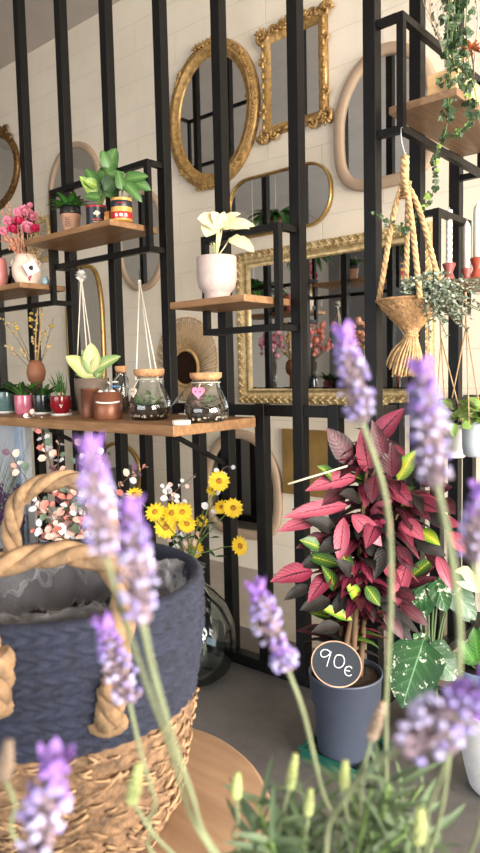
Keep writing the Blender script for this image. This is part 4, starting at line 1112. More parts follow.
# dry branches in the box
base = V(((bx0.x + bx1.x) / 2, bx0.y + .06, bx1.z - .015)); D = depth(base)
blab = ['leaning farthest left', 'second from the left', 'third from the left', 'with forked tip', 'upright beside the ivy', 'pale one behind the ivy', 'rightmost']
for i, (x, y, r_) in enumerate(((430, -6, .0022), (436, -20, .0025), (446, -30, .003), (433, 10, .0018), (450, -30, .004), (441, -25, .0035), (470, -25, .003))):
    t = thing('bare_branch', 'bare pale branch in the pine planter, ' + blab[i], 'branch', base, 'bare branches in the pine planter')
    s = base + V((rnd(-.025, .025), .03 + i * .03 + rnd(-.01, .01), 0)); e = atD(x, y, D + .02 + i * .015)
    ln = bez([s, s.lerp(e, .35) + V((rnd(-.02, .02), rnd(-.02, .02), .02)), s.lerp(e, .7) + V((rnd(-.03, .03), rnd(-.03, .03), 0)), e], 14)
    b = MB(); b.tube(ln, [r_ * (1.5 - j / len(ln)) for j in range(len(ln))], 6)
    for j in (6, 9, 11): 
        q = ln[min(j, len(ln) - 1)]; b.tube([q, q + V((rnd(-.05, .03), rnd(-.03, .03), rnd(.04, .08))), q + V((rnd(-.07, .05), rnd(-.03, .03), rnd(.1, .14)))], r_ * .5, 5)
    b.build('stem', mat('bleached_branch', (196, 176, 152), .85, 0, .15, 30), t)
    b = MB()
    for j in range(5): q = ln[5 + j % 8] + V((rnd(-.01, .01), rnd(-.01, .01), rnd(-.01, .01))); b.blobd(q, (rnd(-1, 1), rnd(-1, 1), 1), .009, .004)
    b.build('bud', M['euc2'], t)
p = atD(471, 50, depth(base) + .12); s = V((bx0.x + .07, bx0.y + .24, bx1.z - .015))
t = thing('dried_protea', 'rusty orange dried flower head at the right edge above the high shelf', 'flower', s)
b = MB(); b.tube(bez([s, s.lerp(p, .5) + V((.01, 0, 0)), p], 8), .003, 6); b.build('stem', M['darkstem'], t)
b = MB()
for i in range(40):
    a = i * 2.4; e = rnd(-.4, 1); d = V((math.cos(a) * math.cos(e), math.sin(a) * math.cos(e), math.sin(e))); b.leaf(p + d * .005, d, V((0, 0, 1)), rnd(.03, .05), .014, .3, .2, 'lance', 4, 2)
b.build('petals', mat('rust_petal', (184, 108, 62), .8, 0, .2, 40), t)
# ivy
IVT = []
def ivyleaf(b, p, d, s, m):
    up = V((rnd(-.3, .3), rnd(-.3, .3), 0)) + (CAM - p).normalized() + V((0, 0, .3))
    for a, k in ((0, 1), (.85, .72), (-.85, .72)):
        sd = d.cross(up).normalized(); dd = d * math.cos(a) + sd * math.sin(a)
        b.leaf(p, dd, up, s * k, s * .62, .35, .15, 'lance', 4, 2, 0, m)
orig = V((bx1.x - .05, bx0.y + .1, bx1.z))
t = thing('trailing_ivy', 'ivy trailing from the pine planter over the high shelf and down the jute hanger', 'ivy', orig)
D = depth(orig) - .06
VINES = [([(452, -10), (450, 30), (455, 70), (450, 100), (446, 130), (437, 150), (436, 165), (436, 178), (432, 195), (424, 206), (416, 212), (410, 226), (400, 226), (388, 222), (376, 214)], .022, 62, 1),
         ([(449, -10), (448, 20), (447, 50), (450, 80), (452, 96)], .028, 22, 0), ([(461, -10), (458, 20), (462, 60), (458, 84)], .028, 24, 0), ([(468, -10), (466, 30), (470, 70), (476, 96), (478, 120)], .026, 24, 0),
         ([(455, 60), (466, 88), (470, 110), (471, 120), (460, 130), (452, 136)], .024, 26, 1), ([(455, 0), (452, 40), (456, 74), (462, 90)], .03, 24, 0), ([(450, 5), (454, 45), (451, 80)], .028, 18, 0), ([(446, 80), (449, 108), (447, 120)], .026, 18, 0)]
for vi, (pts, s, n, thin) in enumerate(VINES):
    DD = D - (.02 if thin else rnd(-.01, .05))
    P3d = []
    for q, (x, y) in enumerate(pts):
        dd = DD
        if vi == 0 and q > 4: dd = DD + min(1, (q - 4) / 6) * .0 + .03
        P3d.append(atD(x, y, dd))
    ln = bez(P3d, len(P3d) * 5); b = MB(); b.tube(ln, .0014 if thin else .002, 5); b.build('vine', M['stem'], t)
    b = MB()
    for i in range(n):
        f = (i + rnd(0, .8)) / n; q = ln[min(len(ln) - 1, int(f * len(ln)))] + V((rnd(-1, 1), rnd(-1, 1), rnd(-1, 1))) * (.01 if thin else .022)
        d = V((rnd(-1, 1), rnd(-1, 1), rnd(-1.2, .3))).normalized(); ivyleaf(b, q, d, s * rnd(.7, 1.25) * (.8 if f > .85 else 1), 1 if (thin and rnd(0, 1) < .3) else 0)
    b.build('leaves', [M['ivy'], M['ivyyoung']], t)
# candles and candlesticks on the candle shelf
def candle_set(x, Y, foot_px, top_px, tip_y, base_y, wpx, cw, m, twisted, l1, l2):
    c = at_Yz(x, Y, ZCN); k = depth(c) / FPX; h = (base_y - top_px) * k; r = wpx / 2 * k
    t = thing('candlestick', l1, 'candlestick', c)
    b = MB(); b.lathe([(r * .9, 0), (r, .004), (r * .98, h * .1), (r * .58, h * .48), (r * .58, h * .56), (r * .98, h * .92), (r, h), (r * .75, h), (r * .7, h * .85), (0, h * .84)], c, 36); b.build('body', M[m], t)
    b = MB(); b.lathe([(r * .76, h * .99), (r * .95, h * 1.0), (r * .95, h * 1.02), (r * .76, h * 1.02), (r * .76, h * .99)], c, 28); b.build('rim', M[m], t)
    H2 = (top_px - tip_y) * k; rc = cw / 2 * k; cc = c + V((0, 0, h * .86))
    t = thing('candle', l2, 'candle', cc)
    b = MB()
    if twisted:
        n = 80; prof = [(rc, i / n * H2) for i in range(n + 1)] + [(0, H2 * 1.01)]
        b.lathe(prof, cc, 24, lambda rr, z, tt, j: rr * (.86 + .16 * abs(math.sin(tt - z * 120))) if rr > 0 else 0)
    else:
        b.lathe([(rc, 0), (rc * .98, H2 * .86), (rc * .8, H2 * .93), (rc * .3, H2 * .985), (0, H2)], cc, 28)
    b.build('body', M['wax'], t)
    b = MB(); b.tube([cc + V((0, 0, H2 * .98)), cc + V((.001, 0, H2 + .012))], .0014, 6); b.build('wick', M['cord'], t)
candle_set(449, 2.80, 0, 261, 206, 279, 13, 6.5, 'candle_rose', True, 'dusty rose candlestick holding the twisted candle', 'white twisted candle in the leftmost candlestick')
candle_set(466.5, 2.93, 0, 262, 213, 277, 11, 7, 'candle_rose', False, 'rose candlestick standing behind the terracotta red one', 'shorter smooth white candle behind the tallest one')
candle_set(477.5, 2.80, 0, 256, 199, 276.5, 15, 9, 'candle_red', False, 'terracotta red candlestick at the right edge', 'tallest smooth white candle at the right edge')
# jute hanging planter
XH, YH = -1.155, 2.285
hook0 = atY(402.5, 131, 2.27)
t = thing('hanging_planter', 'twisted jute rope hanger with a cone shaped jute basket and long tassel', 'hanging planter', atY(408, 310, YH))
kk = depth(atY(405, 250, YH)) / FPX
top = atY(405, 156, YH)
b = MB(); b.tube(bez([hook0 + V((0, 0, .012)), hook0 + V((0, -.012, .004)), hook0 + V((0, -.006, -.04)), top + V((0, -.004, .012)), top + V((0, .006, -.002)), top + V((0, .006, .02))], 20), .002, 6); b.build('hook', mat('zinc_wire', (170, 172, 176), .3, .9), t)
rimc = atY(410.5, 300, YH); rr = 33.5 * kk
knot = atY(405, 190, YH)
RC = MB()
ro = [(-1, -.15), (-.05, .9), (.42, -.95), (.95, .3)]
ln0 = bez([top + V((0, 0, .0)), atY(405, 172, YH), knot], 8)
rope(RC, [top, atY(404.5, 172, YH), knot], .016, 90, 3)
for i, (x, y) in enumerate(((379, 300), (406, 285), (420, 298), (440, 285))):
    Yr = YH + (-.03, .10, -.11, .06)[i]
    e = atY(x, y, Yr); q = MB(); s0 = knot + V((rnd(-.01, .01), (-.01, .012, -.014, .008)[i], .03))
    mid = s0.lerp(e, .3) + (V((e.x - s0.x, e.y - s0.y, 0)) * .12)
    rope(q, bez([s0, mid, e], 14), .0105, 85, 3); q.build('rope', M['jutelight'], t)
RC.build('top_loop', M['jutelight'], t)
b = MB()
for j in range(5): rope(b, [knot + V((math.cos(a) * .017, math.sin(a) * .017, .02 - j * .011 + .004 * math.sin(a))) for a in [2 * PI * q / 14 for q in range(15)]], .007, 120, 2, 5, .005)
b.build('wrap', M['jute'], t)
# cone of fibres
apex = atY(412, 331, YH)
hc = (rimc.z - apex.z)
def fib(r, z, tt, j): return r * (1 + .035 * math.sin(tt * 31 + z * 90) + .025 * math.sin(tt * 57 - z * 160))
b = MB(); prof = [(rr * .24, -hc), (rr * .26, -hc * .94)] + [(rr * (.26 + .74 * (q / 10) ** .85), -hc * .94 * (1 - q / 10)) for q in range(1, 11)] + [(rr * .95, -.002)] + [(rr * (.2 + .72 * (q / 10)), -hc * .9 * (1 - q / 10)) for q in range(9, 0, -1)] + [(0, -hc * .85)]
b.lathe(prof, rimc, 72, fib); b.build('cone', M['jute'], t)
b = MB()
for i in range(170):
    a = rnd(0, 2 * PI); z0_ = rnd(.0, .75); a1 = a + rnd(-.5, .5); z1_ = min(1, z0_ + rnd(.2, .4))
    f = lambda z: rr * (.26 + .74 * (1 - z)) + .003
    b.tube([rimc + V((math.cos(a + (a1 - a) * s) * f(z0_ + (z1_ - z0_) * s), math.sin(a + (a1 - a) * s) * f(z0_ + (z1_ - z0_) * s), -hc * .94 * (z0_ + (z1_ - z0_) * s))) for s in (0, .33, .66, 1)], .0014, 4)
b.build('loose_fibres', M['jutelight'], t)
b = MB(); b.tube([rimc + V((math.cos(a) * rr, math.sin(a) * rr, 0)) for a in [2 * PI * i / 48 for i in range(48)]], .005, 6, True); b.build('rim', M['jute'], t)
b = MB(); tl = atY(403, 374, YH)
for i in range(120):
    a = rnd(0, 2 * PI); q = math.sqrt(random.random()); p0 = apex + V((math.cos(a) * rr * .24 * q, math.sin(a) * rr * .24 * q, .01)); pm = atY(411, 337, YH) + V((math.cos(a) * .022 * q, math.sin(a) * .022 * q, 0)); pe = tl + V((math.cos(a) * .062 * q, math.sin(a) * .062 * q, rnd(-.012, .02) + (.03 if math.cos(a) < -.5 else 0)))
    b.tube(bez([p0, pm, pm.lerp(pe, .5) + V((math.cos(a), math.sin(a), 0)) * .012 * q, pe], 9), .0032, 5)
b.build('tassel', M['jutelight'], t)
b = MB(); b.tube([atY(411, 336, YH) + V((math.cos(a) * .024, math.sin(a) * .024, .002 * math.sin(3 * a))) for a in [2 * PI * i / 20 for i in range(20)]], .006, 6, True); b.build('tie', M['jute'], t)
# eucalyptus plant in the cone
pc = rimc + V((.03, -.01, -.02)); D = depth(rimc)
t = thing('potted_eucalyptus', 'grey green small leaved plant spilling from the jute cone basket', 'potted plant', rimc + V((0, 0, -.08)))
b = MB(); b.lathe([(.012, -.09), (.07, -.015), (.068, -.015), (0, -.025)], rimc, 24); b.build('pot', M['soil'], t)
b = MB(); st = MB(); n = 0
for i in range(125):
    x = random.gauss(443, 17); y = random.gauss(303, 14)
    if i < 14: x = rnd(402, 424); y = rnd(278, 292)
    x = max(402, min(479, x)); y = max(274, min(338, y))
    if x < 428 and y > 298: x += 26
    e = atD(x, y, D + rnd(-.2, .02)); s = pc + V((rnd(-.03, .05), rnd(-.05, .03), 0)); ln = bez([s, s.lerp(e, .5) + V((0, 0, .045)), e], 12); st.tube(ln, .0014, 5)
    for j in range(3, len(ln)):
        for s_ in range(3):
            q = ln[j]; d = V((rnd(-1, 1), rnd(-1, 1), rnd(-.5, 1))).normalized(); b.leaf(q, d, V((rnd(-.3, .3), rnd(-.3, .3), 1)) + (CAM - q).normalized(), rnd(.010, .016), rnd(.007, .011), .3, .2, 'round', 3, 2, 0, 0 if rnd(0, 1) < .55 else 1)
b.build('foliage', [M['euc'], M['euc2']], t); st.build('stems', M['woodstem'], t)
# white hanging planters at the right with pothos
def hang_planter(xc, yb, yt, wpx, Y, knot_px, legs, label, m, plant_label):
    p = atY(xc, yb, Y); k = depth(p) / FPX; r = wpx / 2 * k; h = (yb - yt) * k
    t = thing('hanging_pot', label, 'hanging planter', p)
    b = MB(); b.lathe([(r * .8, 0), (r * .92, .006), (r, h * .3), (r, h), (r * .95, h), (r * .94, h * .5), (0, h * .4)], p, 48); b.build('pot', M[m] if isinstance(m, str) else m, t)
    add_soil(p, r * .93, p.z + h * .9, t)
    kn = atY(*knot_px, Y); b = MB()
    for (x, y, dy) in legs: b.tube([kn, atY(x, y, Y + dy)], .0028, 6)
    for q in range(3): b.blob(kn + V((0, 0, .008 * q)), (.006, .006, .006), None, True)
    b.tube([kn, atY(knot_px[0] - 1, 292, Y)], .0045, 6); b.build('macrame_cord', M['twine'], t)
    b = MB(); D_ = depth(p)
    for i in range(34):
        x = xc + rnd(-.55, .55) * wpx; y = rnd(yt - 28, yt - 5); s = p + V((rnd(-.6, .6) * r, rnd(-.6, .6) * r, h)); e = atD(x, y, D_ + rnd(-.12, .1)); b.leaf(s.lerp(e, .6), (e - s) + V((rnd(-.05, .05), rnd(-.05, .05), rnd(-.05, .02))), V((0, 0, 1)) + (CAM - s).normalized() * .7, rnd(.05, .075), rnd(.035, .05), .6, .2, 'heart', 6, 4, .05, i % 4 == 0)
    for (a, q) in (((453, 423), (454, 437)), ((462, 424), (472, 428))): pxleaf(b, a, q, D_ - r - .01, D_ - r - .02, .035, 0, 'heart', .3)
    b.build('foliage', [mat('pothos', (104, 132, 62), .4, 0, .2, 12), M['ivyyoung']], t)
blueish = mat('blue_white_ceramic', (214, 226, 236), .3, 0, .02)
hang_planter(454, 457, 424, 25, 2.72, (441, 338), ((436, 420, -.06), (463, 424, -.05), (446, 420, .05)), 'white hanging pot of pothos nearer the jute planter', 'white', '')
hang_planter(479, 456, 423, 33, 2.60, (466.5, 325), ((452, 398, -.02), (469, 424, -.09), (482, 424, .05)), 'bluish white hanging pot of pothos cut by the right edge', blueish, '')
# ================================================================== THINGS ON THE FLOOR
cpt = atZ(346, 748, .03); k = depth(cpt) / FPX; D = depth(cpt)
view = (CAM - cpt); view.z = 0; view.normalize(); side = V((-view.y, view.x, 0))
# green tray
t = thing('plant_tray', 'dark green plastic tray under the big grey plant pot', 'tray', (cpt.x, cpt.y, 0))
ang = 0; Mx = Matrix.Rotation(ang, 4, 'Z'); Mx.translation = V((cpt.x, cpt.y, 0)) + view * .0
w_, d_ = .118, .108
b = MB()
for lo, hi in (((-w_, -d_, 0), (w_, d_, .008)), ((-w_, -d_, .008), (w_, -d_ + .007, .036)), ((-w_, d_ - .007, .008), (w_, d_, .036)), ((-w_, -d_ + .007, .008), (-w_ + .007, d_ - .007, .036)), ((w_ - .007, -d_ + .007, .008), (w_, d_ - .007, .036))): b.box(lo, hi, Mx)
b.build('body', M['greentray'], t)
b = MB()
for lo, hi in (((-w_ - .008, -d_ - .008, .036), (w_ + .008, -d_ + .004, .041)), ((-w_ - .008, d_ - .004, .036), (w_ + .008, d_ + .008, .041)), ((-w_ - .008, -d_ + .004, .036), (-w_ + .004, d_ - .004, .041)), ((w_ - .004, -d_ + .004, .036), (w_ + .008, d_ - .004, .041))): b.box(lo, hi, Mx)
b.build('rim', M['greentray'], t)
# croton
cpt.z = .009
t = thing('potted_croton', 'big red and pink leaved bushy plant in a dark grey plastic pot', 'potted plant', cpt)
r = .124; h = .30
b = MB(); b.lathe([(r * .76, 0), (r * .78, .004), (r * .9, h * .66), (r * .965, h * .68), (r * 1.0, h * .97), (r * 1.03, h * .975), (r * 1.03, h), (r * .98, h), (r * .96, h * .9), (0, h * .89)], cpt, 64); b.build('pot', M['potgrey'], t)
add_soil(cpt, r * .96, cpt.z + h * .95, t)
top = cpt + V((0, 0, h * .95))
CM = [M['cr_pink'], M['cr_rose'], M['cr_dark'], M['cr_black'], M['cr_green'], M['cr_yel']]
st = MB(); stems = []
for i in range(9):
    a = i * 2.4; q = .05 * (i % 3) / 2
    s = top + V((math.cos(a) * q, math.sin(a) * q, 0)); e = atD(rnd(318, 420), rnd(440, 600), D + rnd(-.1, .12)) if i else atD(378, 440, D)
    ln = bez([s, s.lerp(e, .45) + V((0, 0, .06)), e], 12); st.tube(ln, [.011 * (1 - .55 * j / len(ln)) for j in range(len(ln))], 7); stems.append(ln)
st.build('stems', M['woodstem'], t)
b = MB()
KEY = [((369, 447), (404, 408), .075, 0), ((352, 464), (327, 428), .085, 2), ((369, 473), (361, 428), .07, 1), ((392, 477), (391, 442), .07, 2), ((398, 480), (416, 450), .06, 5), ((356, 477), (306, 490), .065, 0), ((386, 481), (413, 507), .07, 0), ((376, 476), (372, 503), .07, 2), ((347, 505), (284, 517), .06, 0),
       ((345, 509), (292, 509), .055, 2), ((320, 519), (278, 531), .055, 0), ((344, 518), (339, 563), .055, 1), ((352, 515), (382, 546), .07, 0), ((308, 556), (342, 566), .055, 4), ((312, 571), (271, 581), .075, 0), ((330, 573), (308, 602), .06, 0), ((408, 560), (394, 610), .06, 1), ((437, 556), (452, 590), .045, 1),
       ((352, 620), (317, 605), .04, 5), ((366, 586), (380, 606), .05, 4), ((401, 604), (428, 626), .05, 2), ((448, 532), (470, 556), .055, 0), ((430, 492), (452, 487), .06, 2), ((440, 500), (455, 514), .06, 2), ((390, 540), (374, 580), .055, 3), ((365, 540), (384, 560), .06, 3), ((345, 540), (318, 552), .06, 3),
       ((360, 500), (340, 494), .06, 3), ((402, 520), (424, 540), .06, 0), ((398, 545), (412, 572), .05, 2), ((420, 530), (440, 545), .05, 5), ((330, 600), (300, 610), .06, 3), ((358, 600), (346, 582), .05, 5), ((380, 596), (400, 620), .05, 3), ((320, 548), (300, 540), .05, 4), ((336, 590), (322, 566), .05, 4),
       ((312, 500), (290, 470), .0, 0), ((385, 460), (372, 420), .055, 2), ((372, 520), (392, 500), .06, 0), ((410, 500), (430, 520), .06, 2), ((334, 480), (318, 466), .05, 4), ((360, 560), (340, 580), .06, 2), ((352, 575), (336, 560), .05, 3), ((392, 575), (376, 556), .055, 0), ((396, 590), (416, 600), .05, 2), ((352, 590), (330, 616), .05, 3), ((384, 610), (404, 640), .045, 2), ((330, 536), (296, 548), .055, 2), ((340, 550), (352, 574), .05, 4), ((310, 586), (284, 600), .045, 3), ((420, 486), (446, 470), .055, 2), ((425, 510), (452, 530), .06, 3), ((430, 520), (462, 526), .055, 0), ((415, 540), (446, 556), .06, 3), ((418, 500), (440, 512), .06, 0), ((425, 550), (452, 575), .05, 2), ((410, 470), (434, 480), .055, 3), ((330, 560), (300, 566), .06, 3), ((336, 530), (306, 520), .06, 3), ((345, 490), (322, 505), .06, 2), ((378, 520), (366, 548), .06, 0), ((340, 626), (312, 632), .05, 3), ((390, 620), (412, 640), .05, 3)]
for (a, q, W, m) in KEY:
    if W == 0: continue
    m = 1 if (m == 0 and rnd(0, 1) < .35) else m
    Dk = D - .12 + rnd(-.05, .05); pxleaf(b, a, q, Dk, Dk - rnd(.02, .08), W * .95, m, 'lance', rnd(.3, .7), None, .22, .06, 10)
for i in range(470):
    ln = stems[i % 9]; p = ln[int(rnd(2, len(ln) - .01))]; a = rnd(0, 2 * PI)
    d = V((math.cos(a), math.sin(a), rnd(-.1, .8))); z = (p.z - top.z) / .6
    m = random.choice((0, 0, 0, 2, 2, 3, 3)) if z > .45 else random.choice((0, 2, 2, 3, 3, 3, 4, 4, 5))
    if (p.z < top.z + .10 and d.dot(view) > -.25) or (p.z < top.z + .24 and d.dot(view) > .1): continue
    b.leaf(p, d, V((0, 0, 1)), rnd(.12, .17), rnd(.04, .056), rnd(.5, 1.1), .22, 'lance', 7, 4, .05, m)
pet = MB()
for i in range(110):
    y = rnd(455, 640); hw = 62 if y > 500 else 44; x = 366 + rnd(-1, 1) * hw + (12 if y < 580 else -8)
    e = atD(x, y, D + rnd(-.06, .16)); q = min((p for ln in stems for p in ln), key=lambda p: (p - e).length)
    dd = e - q
    if dd.length < .05: continue
    L_ = min(.15, dd.length); s = e - dd.normalized() * L_
    pet.tube([q, s], .002, 5); b.leaf(s, dd + V((0, 0, .05)), V((0, 0, 1)) + view * .6, L_ * 1.05, rnd(.045, .06), rnd(.3, .7), .22, 'lance', 7, 4, .05, random.choice((3, 3, 3, 2, 2, 4)))
pet.build('petioles', M['woodstem'], t)
b.build('foliage', CM, t)
b = MB(); b.tube([atD(347, 466, D - .14), atD(288, 484, D - .2)], .0035, 6); b.build('dry_stalk', mat('pale_dry_stalk', (206, 198, 172), .7), t)
# 90 euro sign
ps = atD(336.5, 664, D - .175); rs = 25.5 * (D - .175) / FPX; rz_ = 22 * (D - .175) / FPX
nrm = (CAM - ps).normalized(); ex_ = V((0, 0, 1)).cross(nrm).normalized(); ey = nrm.cross(ex_)
def SG(x, y, z=0): 
    a = R(-13); return ps + ex_ * (x * math.cos(a) - y * math.sin(a)) + ey * (x * math.sin(a) + y * math.cos(a)) + nrm * z
t = thing('price_sign', 'oval chalkboard price sign reading 90 euro stuck in the big grey pot', 'sign', ps - V((0, 0, rz_)))
def disc(rx, ry, z0, z1, n=56):
    b = MB(); k0 = [b.vert(SG(rx * math.cos(2 * PI * i / n), ry * math.sin(2 * PI * i / n), z0)) for i in range(n)]; k1 = [b.vert(SG(rx * math.cos(2 * PI * i / n), ry * math.sin(2 * PI * i / n), z1)) for i in range(n)]
    b.face(list(reversed(k0)), sm=False); b.face(k1, sm=False)
    for i in range(n): b.face([k0[i], k0[(i + 1) % n], k1[(i + 1) % n], k1[i]])
    return b
disc(rs, rz_, -.006, 0).build('board', M['signrim'], t)
disc(rs * .95, rz_ * .945, 0, .001).build('chalk_face', M['chalk'], t)
def stroke(pts, name):
    b = MB(); u = rs / 26; b.tube(bez([SG(x * u, y * u, .0018) for x, y in pts], 28), .0016, 6); b.build(name, M['chalkline'], t)
# handwriting: 9, 0, euro
stroke([(-8.5, 9.5), (-12, 11), (-16, 10), (-18, 6.5), (-16, 3.2), (-12, 4), (-9, 7.5), (-8, 10.5), (-8.2, 6), (-8.8, 0), (-9, -5)], 'digit_nine')
stroke([(2, 9.5), (-2, 8), (-3, 2), (-1, -2.5), (3, -3), (6.5, 0), (7, 5), (5, 8.8), (2, 9.5), (.5, 9)], 'digit_zero')
stroke([(16, 0), (13, 1.2), (10, -.8), (9.2, -4.2), (11, -7.2), (14.5, -7.8), (17, -6)], 'euro_sign'); stroke([(9, -3.6), (11.5, -3.4), (14.5, -3.2)], 'euro_sign')
b = MB(); b.bar(SG(0, -rz_ * .3, -.012), ps - nrm * .06 + V((0, 0, -.06)), .008, .004); b.build('stake', M['signrim'], t)
# variegated plant to the right
c = atZ(432, 728, 0); k = depth(c) / FPX; Dv = depth(c)
t = thing('potted_arrowhead', 'green and white speckled broad leaved plant right of the price sign', 'potted plant', c)
b = MB(); r = .075; h = .12; pot(b, c, r, h, .78); b.build('pot', mat('charcoal_pot', (52, 54, 60), .5), t); add_soil(c, r - .006, c.z + h * .9, t)
b = MB(); st = MB()
for (a, q, W, m, dd) in (((424, 640), (402, 708), .19, 0, -.06), ((424, 646), (457, 680), .13, 0, -.04), ((424, 652), (414, 634), .09, 0, 0), ((420, 652), (386, 664), .10, 0, 0), ((424, 656), (428, 706), .09, 0, .0), ((440, 575), (476, 620), .12, 0, .05), ((430, 590), (404, 615), .10, 0, .05), ((428, 580), (424, 618), .09, 0, .05), ((455, 570), (482, 592), .08, 1, .06), ((436, 580), (446, 612), .09, 0, .04), ((415, 575), (396, 600), .08, 0, .08), ((450, 590), (470, 622), .08, 0, .06)):
    D0 = Dv - .1 + dd; pxleaf(b, a, q, D0, D0 - .05, W, m, 'heart', .4, None, .12, .06, 9); st.tube(bez([c + V((rnd(-.02, .02), rnd(-.02, .02), h * .85)), atD((a[0] + 428) / 2, max(a[1], 640) - 5, Dv), atD(*a, D0)], 10), .004, 6)
b.build('foliage', [M['varieg'], M['creamleaf']], t); st.build('stems', mat('green_stalk', (92, 112, 76), .6), t)
# pale blue pot with a round green plant
c = atZ(476, 716, 0) + V((-.02, .25, 0)); c = atZ(482, 700, 0); k = depth(c) / FPX
t = thing('potted_plant', 'green plant in a pale blue pot behind the white textured pot', 'potted plant', c)
b = MB(); r = 27 * k; h = 36 * k; pot(b, c, r, h, .72); b.build('pot', mat('pale_blue_pot', (150, 186, 214), .4, 0, .04), t); add_soil(c, r - .008, c.z + h * .88, t)
b = MB(); D_ = depth(c)
for (a, q, W) in (((474, 662), (458, 640), .07), ((478, 660), (474, 628), .08), ((470, 658), (456, 655), .05), ((482, 650), (490, 620), .08)): pxleaf(b, a, q, D_ - .08, D_ - .1, W, 0, 'heart', .5)
for i in range(14): a = i * 2.4; b.leaf(c + V((math.cos(a) * .03, math.sin(a) * .03, h * .85)), V((math.cos(a) * .6, math.sin(a) * .6, 1)), V((0, 0, 1)), .1, .06, .8, .2, 'heart', 6, 4)
b.build('foliage', M['leafgreen'], t)
# white textured pot
c = atZ(500, 789, 0); k = depth(c) / FPX; r = 38.5 * k; h = 80 * k
t = thing('white_pot', 'big round white pot with a hammered surface at the right edge', 'pot', c)
b = MB()
pr = [(r * .62, 0), (r * .7, .004)] + [(r * (.70 + .30 * math.sin(PI * min(1, .05 + .62 * i / 24)) ** 1.0), h * (i + .5) / 25) for i in range(1, 24)] + [(r * .86, h * .985), (r * .85, h), (r * .79, h), (r * .78, h * .9), (r * .8, h * .4), (0, h * .3)]
b.lathe(pr, c, 96, lambda rr, z, tt, j: rr * (1 + (.008 * math.sin(tt * 36) * math.sin(z * 260) if 1 < j < 24 else 0))); b.build('body', mat('hammered_white', (226, 226, 226), .5, 0, .03, 30, .4, 90), t)
b = MB(); b.lathe([(r * .77, h * .8), (r * .76, h * .86), (0, h * .87)], c, 32); b.build('soil', M['soil'], t)

# ================================================================== DEMIJOHN WITH DAISIES
c = atZ(194, 677, 0); k = depth(c) / FPX; r = 43 * k; D = depth(c)
t = thing('glass_demijohn', 'round blue grey glass demijohn on the floor holding yellow daisies', 'vase', c)
prof = [(r * .45, .0), (r * .6, .003), (r * .84, r * .22), (r * .98, r * .62), (r, r * .95), (r * .95, r * 1.35), (r * .78, r * 1.75), (r * .52, r * 2.05), (r * .32, r * 2.22), (r * .26, r * 2.4), (r * .26, r * 2.62), (r * .3, r * 2.66), (r * .25, r * 2.66)]
b = MB(); b.lathe(prof + [(rr - .004, z) for rr, z in reversed(prof[1:-1])] + [(0, .008)], c, 64); b.build('body', M['demi'], t)
b = MB(); b.lathe([(r * .27, r * 2.56), (r * .33, r * 2.6), (r * .34, r * 2.67), (r * .27, r * 2.69), (r * .25, r * 2.6)], c, 40); b.build('lip', M['demi'], t)
mouth = c + V((0, 0, r * 2.62)); inside = c + V((0, 0, r * .5))
DA = [(219, 481, 11.5, (.1, .3)), (193, 503, 0, 0), (172, 513, 12, (-.5, .5)), (187, 524, 10, (.2, .5)), (182, 512, 11.5, (-.2, .6)), (166, 527, 12.5, (-.1, .2)), (193, 549, 11, (0, .1)), (202, 521, 7, (.3, .5)), (233, 508, 11, (.2, .3)), (221, 507, 8.5, (-.4, .7)), (240, 546, 11, (.9, .2)), (134, 494, 9.5, (-.2, 1.2)), (155, 512, 11, (-.5, .6)), (213, 490, 7, (0, .9))]
DL = ['topmost on the right', '', 'upper middle one of the left cluster', 'low right one of the left cluster', 'centre of the left cluster', 'largest, low in the left cluster', 'lowest of all, facing front', 'small bud right of the cluster', 'upper one of the far right pair', 'left one of the far right pair', 'hanging sideways lowest at right', 'alone above the lavender at left', 'leftmost of the main cluster', 'small one under the topmost']
dmouth = mouth
for i, (x, y, s, tl) in enumerate(DA):
    if s == 0: continue
    DD = D - .02 + rnd(-.08, .06); p = atD(x, y, DD); R_ = s * DD / FPX
    t = thing('yellow_daisy', 'yellow daisy in the demijohn, ' + DL[i], 'flower', dmouth, 'yellow daisies in the demijohn')
    n = (CAM - p).normalized(); sx = V((0, 0, 1)).cross(n).normalized()
    n = (n + sx * tl[0] + V((0, 0, tl[1]))).normalized(); _, e1, e2 = frame_of(n)
    b = MB()
    for ring in range(2):
        for j in range(13):
            a = 2 * PI * (j + .5 * ring) / 13 + rnd(-.06, .06); o = e1 * math.cos(a) + e2 * math.sin(a)
            b.leaf(p + o * R_ * .2 - n * .002 * ring, o + n * (.12 + .15 * (1 - ring)), n, R_ * (.82 - .08 * ring), R_ * .36, .35, -.2, 'strap', 4, 2)
    b.build('petals', M['yellow'], t)
    b = MB(); b.blobd(p + n * .002, n, R_ * .14, R_ * .27, R_ * .27, False); b.build('disc', M['amber'], t)
    b = MB(); m0 = dmouth + V((rnd(-.02, .02), rnd(-.02, .02), 0)); b.tube(bez([inside + V((rnd(-.06, .06), rnd(-.06, .06), 0)), m0, m0.lerp(p, .55) + V((0, 0, .03)), p - n * .004], 14), .0024, 6); b.build('stem', M['stem'], t)
    if i % 2 == 0:
        b = MB(); q = m0.lerp(p, .5)
        for s_ in (-1, 1): b.leaf(q, V((s_ * rnd(.4, .9), rnd(-.5, .2), rnd(.2, .8))), V((0, -.5, 1)), .06, .014, .5, .2, 'lance', 5, 2)
        b.build('leaves', M['leafdark'], t)
